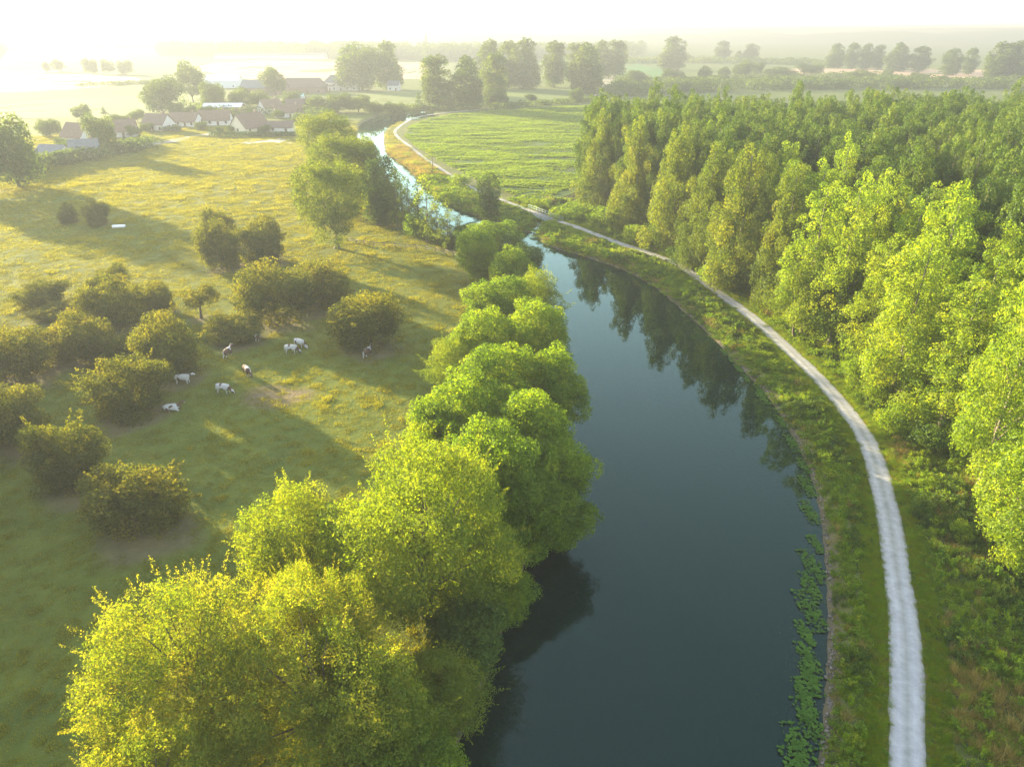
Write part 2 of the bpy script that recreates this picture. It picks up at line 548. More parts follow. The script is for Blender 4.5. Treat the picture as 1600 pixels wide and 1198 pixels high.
STUB1, STUB2 = (.40, .27, .18), (.33, .23, .15)
field('stubble_field', [(335, 97), (420, 94), (545, 98), (545, 128), (480, 127), (372, 124), (300, 108)], STUB1, STUB2, .06)
field('stubble_field', [(-120, 112), (60, 110), (210, 121), (232, 128), (120, 140), (-150, 152)], STUB1, STUB2, .06)
field('stubble_field', [(606, 98), (668, 98), (672, 124), (604, 124)], STUB1, STUB2, .06)
field('stubble_field', [(1215, 108), (1420, 107), (1640, 112), (1660, 124), (1420, 121), (1260, 118)], STUB1, STUB2, .06)
field('stubble_field', [(-150, 84), (180, 82), (250, 88), (100, 96), (-150, 100)], STUB1, STUB2, .06)
field('meadow', [(120, 152), (330, 140), (350, 160), (200, 182), (20, 186), (-60, 170)], (.13, .16, .05), (.10, .13, .04), .06)
field('meadow', [(560, 146), (700, 141), (930, 139), (915, 156), (700, 166), (575, 166)], (.12, .15, .04), (.09, .12, .035), .06)
field('meadow', [(975, 100), (1030, 92), (1045, 108), (1030, 122), (960, 128)], (.08, .17, .05), (.06, .13, .04), .06)
field('gravel_yard', [(372, 224), (400, 217), (452, 216), (456, 224), (420, 227)], (.42, .38, .38), (.34, .31, .30), .05, .3)
field('village_road', [(172, 236), (245, 222), (330, 207), (338, 210), (252, 226), (182, 243)], (.30, .28, .27), (.24, .22, .2), .05, .3)
field('footpath', [(928, 150), (944, 122), (958, 118), (956, 148)], (.30, .27, .20), (.22, .20, .14), .05, .3)
CROP_PX = [(634, 214), (640, 199), (662, 189), (700, 181), (770, 174), (850, 169), (925, 165), (936, 205), (922, 285), (890, 305), (850, 317), (805, 305), (760, 288), (700, 258), (655, 232)]
field('crop_field', CROP_PX, (.085, .13, .03), (.055, .085, .025), .05, .08, .8)
CROP = np.array([G(*p)[:2] for p in CROP_PX])

# hills beyond the valley
hv, hf = [], []
for k, (x0, x1, yy, hh, sd_) in enumerate([(300, 3400, 3700, 46, 31), (900, 3600, 4300, 52, 33), (-3500, 900, 4300, 40, 37)]):
    n = 90
    xx = np.linspace(x0, x1, n)
    prof = hh * (.72 + .28 * vnoise(xx / 260, xx * 0, sd_)) * sstep(0, .15, np.linspace(0, 1, n)) * sstep(0, .12, np.linspace(1, 0, n)) + 3 * vnoise(xx / 25, xx * 0, sd_ + 1)
    for row, (dy, f) in enumerate([(-500, 0), (-300, .35), (-120, .8), (0, 1), (300, .9), (700, 0)]):
        hv.append(np.c_[xx, np.full(n, yy + dy), prof * f - (6 if f == 0 else 0) + 5 * (f > 0)])
    b = k * 6 * n
    for r_ in range(5):
        a = b + r_ * n + np.arange(n - 1)
        hf.append(np.stack([a, a + 1, a + n + 1, a + n], 1))
props(link('hills', mesh_np('hills', np.vstack(hv), np.vstack(hf), plain_mat('wooded_hills', (.07, .09, .03), (.04, .06, .02), .01, 1.0), True)), kind='structure')

# ------------------------------------------------------------------ foliage builders
def leaf_geo(r, P, N, size, rnd, aspect=.6, fold=.15):
    n = len(P)
    N = N / (np.linalg.norm(N, axis=1, keepdims=True) + 1e-9)
    t = r.normal(size=(n, 3)); t -= N * (t * N).sum(1, keepdims=True)
    t /= np.linalg.norm(t, axis=1, keepdims=True) + 1e-9
    b = np.cross(N, t)
    s = size[:, None] * .5
    V = np.stack([P - t * s, P + b * s * aspect + N * s * fold, P + t * s, P - b * s * aspect + N * s * fold], 1).reshape(-1, 3)
    F = np.arange(n * 4).reshape(n, 4)
    return V, F, np.repeat(rnd, 4)


def leaf_mesh(name, r, P, N, size, rnd, mat, aspect=.6):
    V, F, a = leaf_geo(r, P, N, size, rnd, aspect)
    me = mesh_np(name, V, F, mat)
    attr(me, 'rnd', np.clip(a, 0, 1))
    return me


def clump_leaves(r, c, rad, dens, inner=.55, jit=.5, up=.25, size=.25, svar=.35, cvar=.22):
    """leaves on and in ellipsoidal sprays; c (m,3) rad (m,3)"""
    PP_, NN_, RR_ = [], [], []
    for ci, ri in zip(c, rad):
        n = max(6, int(dens * (ri[0] * ri[1] + 2 * ri[0] * ri[2]) / 3))
        d = r.normal(size=(n, 3)); d[:, 2] += up
        d /= np.linalg.norm(d, axis=1, keepdims=True)
        f = r.uniform(inner, 1.06, n) ** .8
        PP_.append(ci + d * ri * f[:, None])
        NN_.append(d + jit * r.normal(size=(n, 3)))
        RR_.append(np.clip(.5 + r.normal() * cvar * .9 + r.normal(size=n) * cvar * .65, 0, 1))
    P = np.vstack(PP_); N = np.vstack(NN_); Rn = np.concatenate(RR_)
    return P, N, size * (1 + svar * r.normal(size=len(P))).clip(.4, 1.8), Rn


def poisson(r, pts, dmin, nmax):
    out = []
    for p in pts:
        if not out or np.min(np.linalg.norm(np.array(out) - p, axis=1)) > dmin:
            out.append(p)
            if len(out) >= nmax: break
    return np.array(out)


def trunk_mesh(name, r, h_fork, r0, targets, mat, top=None, bend=.3, k=8, rl=.35):
    parts = []
    n = 7
    zt = top if top else h_fork * 1.25
    z = np.linspace(-.5, zt, n)
    bx = np.cumsum(r.normal(size=n) * bend * .4); by = np.cumsum(r.normal(size=n) * bend * .4)
    bx -= bx[0]; by -= by[0]
    st = np.stack([bx, by, z], 1)
    rad = r0 * (1 - .75 * np.linspace(0, 1, n)); rad[0] *= 1.45
    parts.append(tube(st, rad, k))
    for t in targets:
        z0 = min(h_fork * r.uniform(.7, 1.1) if not top else min(max(t[2] - np.hypot(t[0], t[1]) * 1.2, h_fork * .7), zt * .95), zt * .97)
        b = np.array([np.interp(z0, z, bx), np.interp(z0, z, by), z0])
        mid = b * .5 + np.array(t) * .5 + r.normal(size=3) * .25 + np.array([0, 0, .12 * np.linalg.norm(t - b)])
        rr = np.interp(z0, z, rad) * rl * 1.6
        q = np.array([b, b * .55 + mid * .45, mid, mid * .45 + np.array(t) * .55, t])
        parts.append(tube(q, rr * np.array([1, .8, .6, .4, .15]), 5))
    V, F = cat_parts(parts)
    return mesh_np(name, V, F, mat, True)


PROTO = {}


def lobed(r, m, n):
    """points on the outside of a union of m round masses, filling about -1..1"""
    d = r.normal(size=(m * 6, 3)); d[:, 2] = d[:, 2] * .9 + .15
    d /= np.linalg.norm(d, axis=1, keepdims=True)
    d = poisson(r, d, 1.5 / math.sqrt(m), m)
    c = np.vstack([[[0, 0, 0]], d * r.uniform(.45, .68, (len(d), 1))])
    rad = np.r_[.55, r.uniform(.30, .50, len(d))]
    w = rad ** 2 / (rad ** 2).sum()
    k = r.choice(len(c), n, p=w)
    u = r.normal(size=(n, 3)); u /= np.linalg.norm(u, axis=1, keepdims=True)
    p = c[k] + u * rad[k, None]
    dd = np.linalg.norm(p[:, None] - c[None], axis=2) / rad[None]
    p = p[dd.min(1) > .86]
    return p / np.percentile(np.abs(p), 98, axis=0)




def dome_tree(key, seed, h, w, base, mat, nclump, crad, dens, size, aspect=.6, lump=.8, inner=.55, flat=.0, bark='bark', squash=1.0, jag=0.25, nlimb=12, r0=None, spikes=0, lobes=9, skirt=0):
    """broad crown from base height to h"""
    r = np.random.default_rng(seed)
    cz = base + (h - base) * .48
    rz = (h - base) * .52
    pts = lobed(r, lobes, 9000)[:6000]
    nl = len(pts)
    ang = np.arctan2(pts[:, 1], pts[:, 0])
    wob = 1 + .35 * jag * (.5 * np.sin(ang * 2 + seed) + .35 * np.sin(ang * 3 + seed * 2.1 + 2 * pts[:, 2]) + .35 * np.sin(5 * pts[:, 2] + ang * 4 + seed))
    shell = np.where(r.uniform(size=nl) < .85, r.uniform(.92, 1.0, nl), r.uniform(.35, .8, nl))
    rr = (w / 2 - crad * .7)
    q = pts * (shell * wob)[:, None] * np.array([rr, rr, rz - crad * .6]) + np.array([0, 0, cz])
    q[:, 2] = np.where(q[:, 2] < cz, cz + (q[:, 2] - cz) * squash, q[:, 2])
    q = q[q[:, 2] > base * .75]
    c = poisson(r, q, crad * lump, nclump)
    if skirt:
        a_ = r.uniform(0, 6.28, skirt); q_ = r.uniform(.45, .86, skirt) * (w / 2 - crad * .5)
        c = np.vstack([c, np.stack([q_ * np.cos(a_), q_ * np.sin(a_), r.uniform(.35, h * .33, skirt)], 1)])
    cr_ = crad * r.choice([.55, .75, .95, 1.2, 1.5], (len(c), 1), p=[.2, .25, .25, .2, .1]) * r.uniform(.9, 1.1, (len(c), 3)) * np.array([[1, 1, .9]])
    P, N, sz, rn = clump_leaves(r, c, cr_, dens, inner, size=size)
    if spikes:
        k = r.choice(len(c), spikes)
        d = c[k] - np.array([0, 0, cz * .8]); d /= np.linalg.norm(d, axis=1, keepdims=True)
        for ci, di in zip(c[k], d):
            m = 40
            tt = r.uniform(.6, 2.0, m)
            P = np.vstack([P, ci + (di + np.array([0, 0, .2])) * (tt * crad)[:, None] + r.normal(size=(m, 3)) * .12 * (2.2 - tt)[:, None]])
            N = np.vstack([N, r.normal(size=(m, 3))]); sz = np.r_[sz, np.full(m, size * .9)]; rn = np.r_[rn, r.uniform(.5, 1, m)]
    lm = leaf_mesh('crown', r, P, N, sz, rn, M[mat], aspect)
    tg = c[r.permutation(len(c))[:nlimb]] * np.array([.8, .8, .93])
    tm = trunk_mesh('trunk', r, base + .12 * (h - base), r0 or w * .03, tg, M[bark])
    PROTO[key] = (tm, lm, h, w)


def column_tree(key, seed, h, w, base, mat, nclump, crad, dens, size, prof=None, bark='bark_pale', stretch=1.5, lump=.75, nlimb=14, r0=.22, aspect=.75, leaders=0):
    r = np.random.default_rng(seed)
    prof = prof or ([0, .15, .4, .7, .9, 1], [.45, .85, 1, .74, .42, .10])
    n = 6000
    t = r.uniform(0, 1, n) ** .9
    a = r.uniform(0, 2 * np.pi, n)
    wob = 1 + .18 * np.sin(2 * a + seed + 6 * t) + .14 * np.sin(3 * a - 9 * t + seed)
    rad = np.interp(t, *prof) * (w / 2 - crad * .5) * wob * np.where(r.uniform(size=n) < .75, r.uniform(.7, 1, n), r.uniform(0, .7, n))
    q = np.stack([rad * np.cos(a), rad * np.sin(a), base + t * (h - base - crad * stretch * .6)], 1)
    if leaders:     # several leading shoots instead of one point
        la = r.uniform(0, 6.28, leaders); lr = r.uniform(.16, .40, leaders) * w; lh = r.uniform(.72, 1.0, leaders); lh[0] = 1; lr[0] *= .3
        which = r.integers(0, leaders, n)
        hi = t > .52
        kk = (t - .52) / .48
        sx = lr[which] * np.cos(la[which]) * (.5 + .5 * kk) + r.normal(size=n) * .55 * (1.25 - kk)
        sy = lr[which] * np.sin(la[which]) * (.5 + .5 * kk) + r.normal(size=n) * .55 * (1.25 - kk)
        sz_ = base + (.52 + kk * (lh[which] - .52)) * (h - base) - crad * .5
        mixk = hi & (r.uniform(size=n) < .75)
        q = np.where(mixk[:, None], np.stack([sx, sy, sz_], 1), q)
    c = poisson(r, q, crad * lump, nclump)
    sh = np.interp((c[:, 2] - base) / (h - base), [0, 1], [1.15, .7])[:, None]
    cr_ = crad * r.uniform(.7, 1.25, (len(c), 1)) * sh * np.array([[1, 1, stretch]])
    P, N, sz, rn = clump_leaves(r, c, cr_, dens, .5, size=size, up=.4)
    lm = leaf_mesh('crown', r, P, N, sz, rn, M[mat], aspect)
    tg = c[r.permutation(len(c))[:nlimb]]
    tm = trunk_mesh('trunk', r, base, r0, tg, M[bark], top=h * .93, bend=.12)
    PROTO[key] = (tm, lm, h, w)


def plant_tree(name, key, x, y, h, w, rz, label, cat, group=None, z=None, trunk=True):
    tm, lm, h0, w0 = PROTO[key]
    o = empty(name, (x, y, (zat(x, y) if z is None else z) - .05), rz, (w / w0, w / w0, h / h0))
    if trunk: link('trunk', tm, o)
    link('crown', lm, o)
    return props(o, label, cat, group)


# ------------------------------------------------------------------ tree kinds
for k, s in zip('abc', (3, 5, 8)):
    dome_tree('haw_' + k, s, 6.0, 7.5, .5, 'hawthorn', 130, .80, 270, .19, lump=.66, jag=.22, spikes=18, inner=.5, lobes=7, skirt=46)
dome_tree('haw_u', 12, 6.0, 7.0, 2.2, 'hawthorn', 60, .8, 260, .20, lump=.72, jag=.2, r0=.3)
for k, s in zip('abc', (21, 22, 23)):
    dome_tree('bank_' + k, s, 14, 10, 1.0, 'bank', 230, 1.0, 240, .225, lump=.80, jag=.34, inner=.55, lobes=18)
dome_tree('bank_dark', 25, 12, 8, .8, 'bank_dark', 110, 1.05, 215, .25, lump=.78)
dome_tree('willow_big', 31, 17, 15, 1.5, 'willow', 340, 1.15, 225, .21, .46, lump=.74, jag=.14, spikes=110, lobes=13, r0=.55, nlimb=22)
dome_tree('willow_mid', 33, 13, 11, 1.2, 'willow', 190, 1.1, 215, .21, .46, lump=.74, jag=.2, spikes=70, lobes=9)
dome_tree('willow_gold_a', 35, 14, 14, 1.5, 'willow_gold', 260, 1.05, 250, .18, .42, lump=.74, jag=.26, spikes=150, inner=.45, lobes=12, r0=.5, nlimb=26)
dome_tree('willow_gold_b', 37, 14, 14, 1.5, 'willow_gold', 260, 1.05, 250, .18, .42, lump=.74, jag=.26, spikes=150, inner=.45, lobes=12, r0=.5, nlimb=26)
dome_tree('pollard', 39, 18, 17, 1.6, 'willow_olive', 190, 1.5, 95, .33, .5, lump=.72, jag=.2, r0=.7, lobes=11)
for k, s in zip('abcd', (41, 43, 47, 49)):
    column_tree('poplar_' + k, s, 27, 9, 4.5, 'poplar', 130, 1.05, 160, .25, ([0, .15, .4, .7, .9, 1], [.45, .8, 1, .92, .65, .25]), leaders=5)
for k, s in zip('abc', (51, 53, 57)):
    column_tree('poplar_young_' + k, s, 24, 8.2, 3.0, 'poplar_young', 140, .95, 200, .21, ([0, .12, .35, .65, .88, 1], [.8, 1, .95, .78, .55, .2]), leaders=7, lump=1.0, stretch=1.25)
column_tree('poplar_edge_a', 64, 27, 13.5, 1.0, 'poplar_edge', 230, 1.25, 135, .25, ([0, .1, .35, .65, .88, 1], [.7, 1, 1, .75, .45, .15]), leaders=5, r0=.35)
column_tree('poplar_edge_b', 66, 27, 13.5, 1.0, 'poplar_edge', 230, 1.25, 135, .25, ([0, .1, .35, .65, .88, 1], [.7, 1, 1, .8, .5, .15]), leaders=6, r0=.35)
column_tree('poplar_silver', 58, 22, 8, 3.0, 'silver', 110, 1.1, 110, .28)
column_tree('sapling', 61, 13, 5.0, 1.5, 'willow', 28, .62, 100, .22, bark='bark', lump=.9, r0=.12)
column_tree('alder', 63, 13, 6, 1.0, 'willow_olive', 55, .75, 120, .23, bark='bark', lump=.85, r0=.14)
column_tree('ivy_column', 62, 16, 7, .6, 'bank_dark', 90, 1.0, 90, .3, bark='bark')
column_tree('far_column', 71, 26, 13, 1.8, 'far', 70, 2.2, 26, .7, ([0, .15, .4, .75, .93, 1], [.6, .9, 1, .85, .5, .15]), stretch=1.25, r0=.5)
column_tree('far_column_b', 73, 26, 13, 2.4, 'far', 70, 2.2, 26, .7, ([0, .15, .4, .75, .93, 1], [.5, .8, 1, .95, .6, .2]), stretch=1.25, r0=.5)
dome_tree('far_round', 75, 16, 17, 1.5, 'far', 80, 2.2, 24, .7, lump=.7, r0=.5)
dome_tree('far_round_b', 77, 16, 17, .8, 'far', 80, 2.0, 24, .7, lump=.7, jag=.3, r0=.5)
column_tree('conifer', 79, 18, 6, 1.5, 'bank_dark', 60, 1.0, 60, .4, ([0, .1, .5, 1], [1, .95, .5, .05]), stretch=.8)
for k, s in zip('abc', (81, 83, 87)):
    dome_tree('shrub_' + k, s, 3.2, 3.6, .2, ['bank', 'willow', 'bank_dark'][s % 3], 46, .55, 300, .16, lump=.75, jag=.3, nlimb=6, r0=.07)

# ------------------------------------------------------------------ trees of the pasture and canal
for k, (hx, hb, ht, hw_, kind, lab) in enumerate(HAW):
    p = G(hx, hb)
    ww = hw_ / FPX * depth_at(hb) * 1.02
    y = p[1] + ww * .22
    h = max(2.0, top_height(ht, y + ww * .1) * 1.0)
    plant_tree('hawthorn_bush', 'haw_' + kind, p[0] * (y / p[1]), y, h, ww, rng.uniform(0, 6.28), lab, 'bush', 'hawthorns in the pasture')

BORD = ['first', 'second', 'third', 'fourth', 'fifth', 'sixth', 'seventh', 'eighth', 'ninth', 'tenth', 'eleventh', 'twelfth', 'thirteenth', 'fourteenth', 'fifteenth', 'sixteenth',
        'seventeenth', 'eighteenth', 'nineteenth', 'twentieth', 'twenty-first', 'twenty-second', 'twenty-third', 'twenty-fourth', 'twenty-fifth', 'twenty-sixth', 'twenty-seventh', 'twenty-eighth']
BANKROW = [
    (730, 340, 7.5, 8, 'bank_dark', 'dark green alder behind the bright tree at the canal narrows'),
    (772, 346, 9.5, 12.5, 'bank_a', 'vivid yellow-green tree at the far head of the canal row'),
    (822, 374, 8.5, 8, 'bank_dark', 'bluish dark alder leaning over the water at the canal narrows'),
    (742, 354, 11.5, 9, 'bank_b', 'bright crown on the pasture side at the far head of the row'),
    (800, 388, 10.5, 9.5, 'bank_c', 'bright crown closing the gap near the far head of the row'),
    (772, 430, 11, 10.5, 'bank_b', 'lumpy tree second from the far head, on the pasture side'),
    (838, 420, 11, 10.5, 'willow_mid', 'lumpy pale tree second from the far head, on the water side'),
    (755, 482, 12, 10.5, 'bank_c', 'tree beside the pasture just before the widest stretch of the row'),
    (838, 470, 12, 9.5, 'bank_a', 'tree with knobbly crown against the canal above the widest stretch'),
    (705, 528, 9.5, 8.5, 'willow_mid', 'smaller olive tree on the pasture edge of the row'),
    (790, 535, 13, 10, 'bank_b', 'tallest knobbly crown in the middle of the row'),
    (862, 545, 11.5, 9.5, 'bank_c', 'canal-side tree opposite the path bend'),
    (728, 588, 12.5, 11, 'bank_a', 'bright crown on the pasture side in the middle of the row'),
    (830, 610, 13, 10, 'bank_c', 'large knobbly tree on the water side in the middle of the row'),
    (695, 640, 11, 9, 'bank_b', 'lower bright tree bulging toward the cows'),
    (765, 665, 13, 10, 'bank_a', 'bright crown just behind the big round willow'),
    (862, 690, 11, 9.5, 'bank_b', 'low tree overhanging the canal beside the big round willow'),
    (825, 730, 10, 8, 'bank_c', 'tree filling the gap between the row and the big round willow'),
    (645, 697, 17, 14.5, 'willow_big', 'big round yellow-green willow, largest crown of the row'),
    (455, 755, 12.5, 10, 'willow_mid', 'medium willow on the pasture side of the big round one'),
    (485, 885, 12, 8, 'willow_gold_b', 'small golden willow between the big round and the nearest ones'),
    (262, 925, 14, 13.5, 'willow_gold_a', 'nearest golden willow reaching out over the pasture at lower left'),
    (475, 945, 13, 13, 'willow_gold_b', 'nearest golden willow on the canal side at the bottom'),
    (215, 1145, 11, 10, 'willow_gold_a', 'golden crown cut by the bottom edge at lower left'),
    (590, 1040, 9.5, 9, 'willow_mid', 'greener willow hanging over the dark water at the bottom'),
]
for k, (px, pt, h, ww, key, lab) in enumerate(BANKROW):
    p = G(px, pt, h)
    plant_tree('bank_tree', key, p[0], p[1], h, ww, rng.uniform(0, 6.28), lab, 'tree', 'trees along the left canal bank', z=-.1)

for k, (x, y, h, ww) in enumerate([(-50, 41, 15, 12), (-60, 53, 16, 13), (-69, 65, 15, 13), (-78, 76, 17, 14), (-87, 88, 16, 13), (-97, 100, 17, 14), (-108, 112, 16, 14), (-90, 72, 17, 14)]):
    plant_tree('pasture_tree', ['far_round', 'far_round_b'][k % 2], x, y, h, ww, k * 1.1, 'broad tree of the belt beyond the left edge, %s from the near end' % ['first', 'second', 'third', 'fourth', 'fifth', 'sixth', 'seventh', 'eighth'][k], 'tree', 'tree belt left of the pasture')

lb = LEFT_BANK[(LEFT_BANK[:, 1] > 24) & (LEFT_BANK[:, 1] < 150)]
la_ = np.r_[0, np.cumsum(np.linalg.norm(np.diff(lb, axis=0), axis=1))]
for k, q in enumerate(np.arange(0, la_[-1], 6.2)):
    x, y = np.interp(q, la_, lb[:, 0]), np.interp(q, la_, lb[:, 1])
    key = ['bank_dark', 'bank_a', 'willow_mid', 'bank_dark', 'bank_c'][k % 5]
    plant_tree('bank_bush', key, x - 1.6, y + rng.normal() * .8, (6.2 if y < 75 else 5.0) + rng.uniform(-1, 1.6), 7.4 + rng.normal() * .6, rng.uniform(0, 6.28),
               'low bush trailing into the canal under the bank row, %s from the near end' % BORD[k], 'bush', 'low bushes at the left waterline', z=-.75)

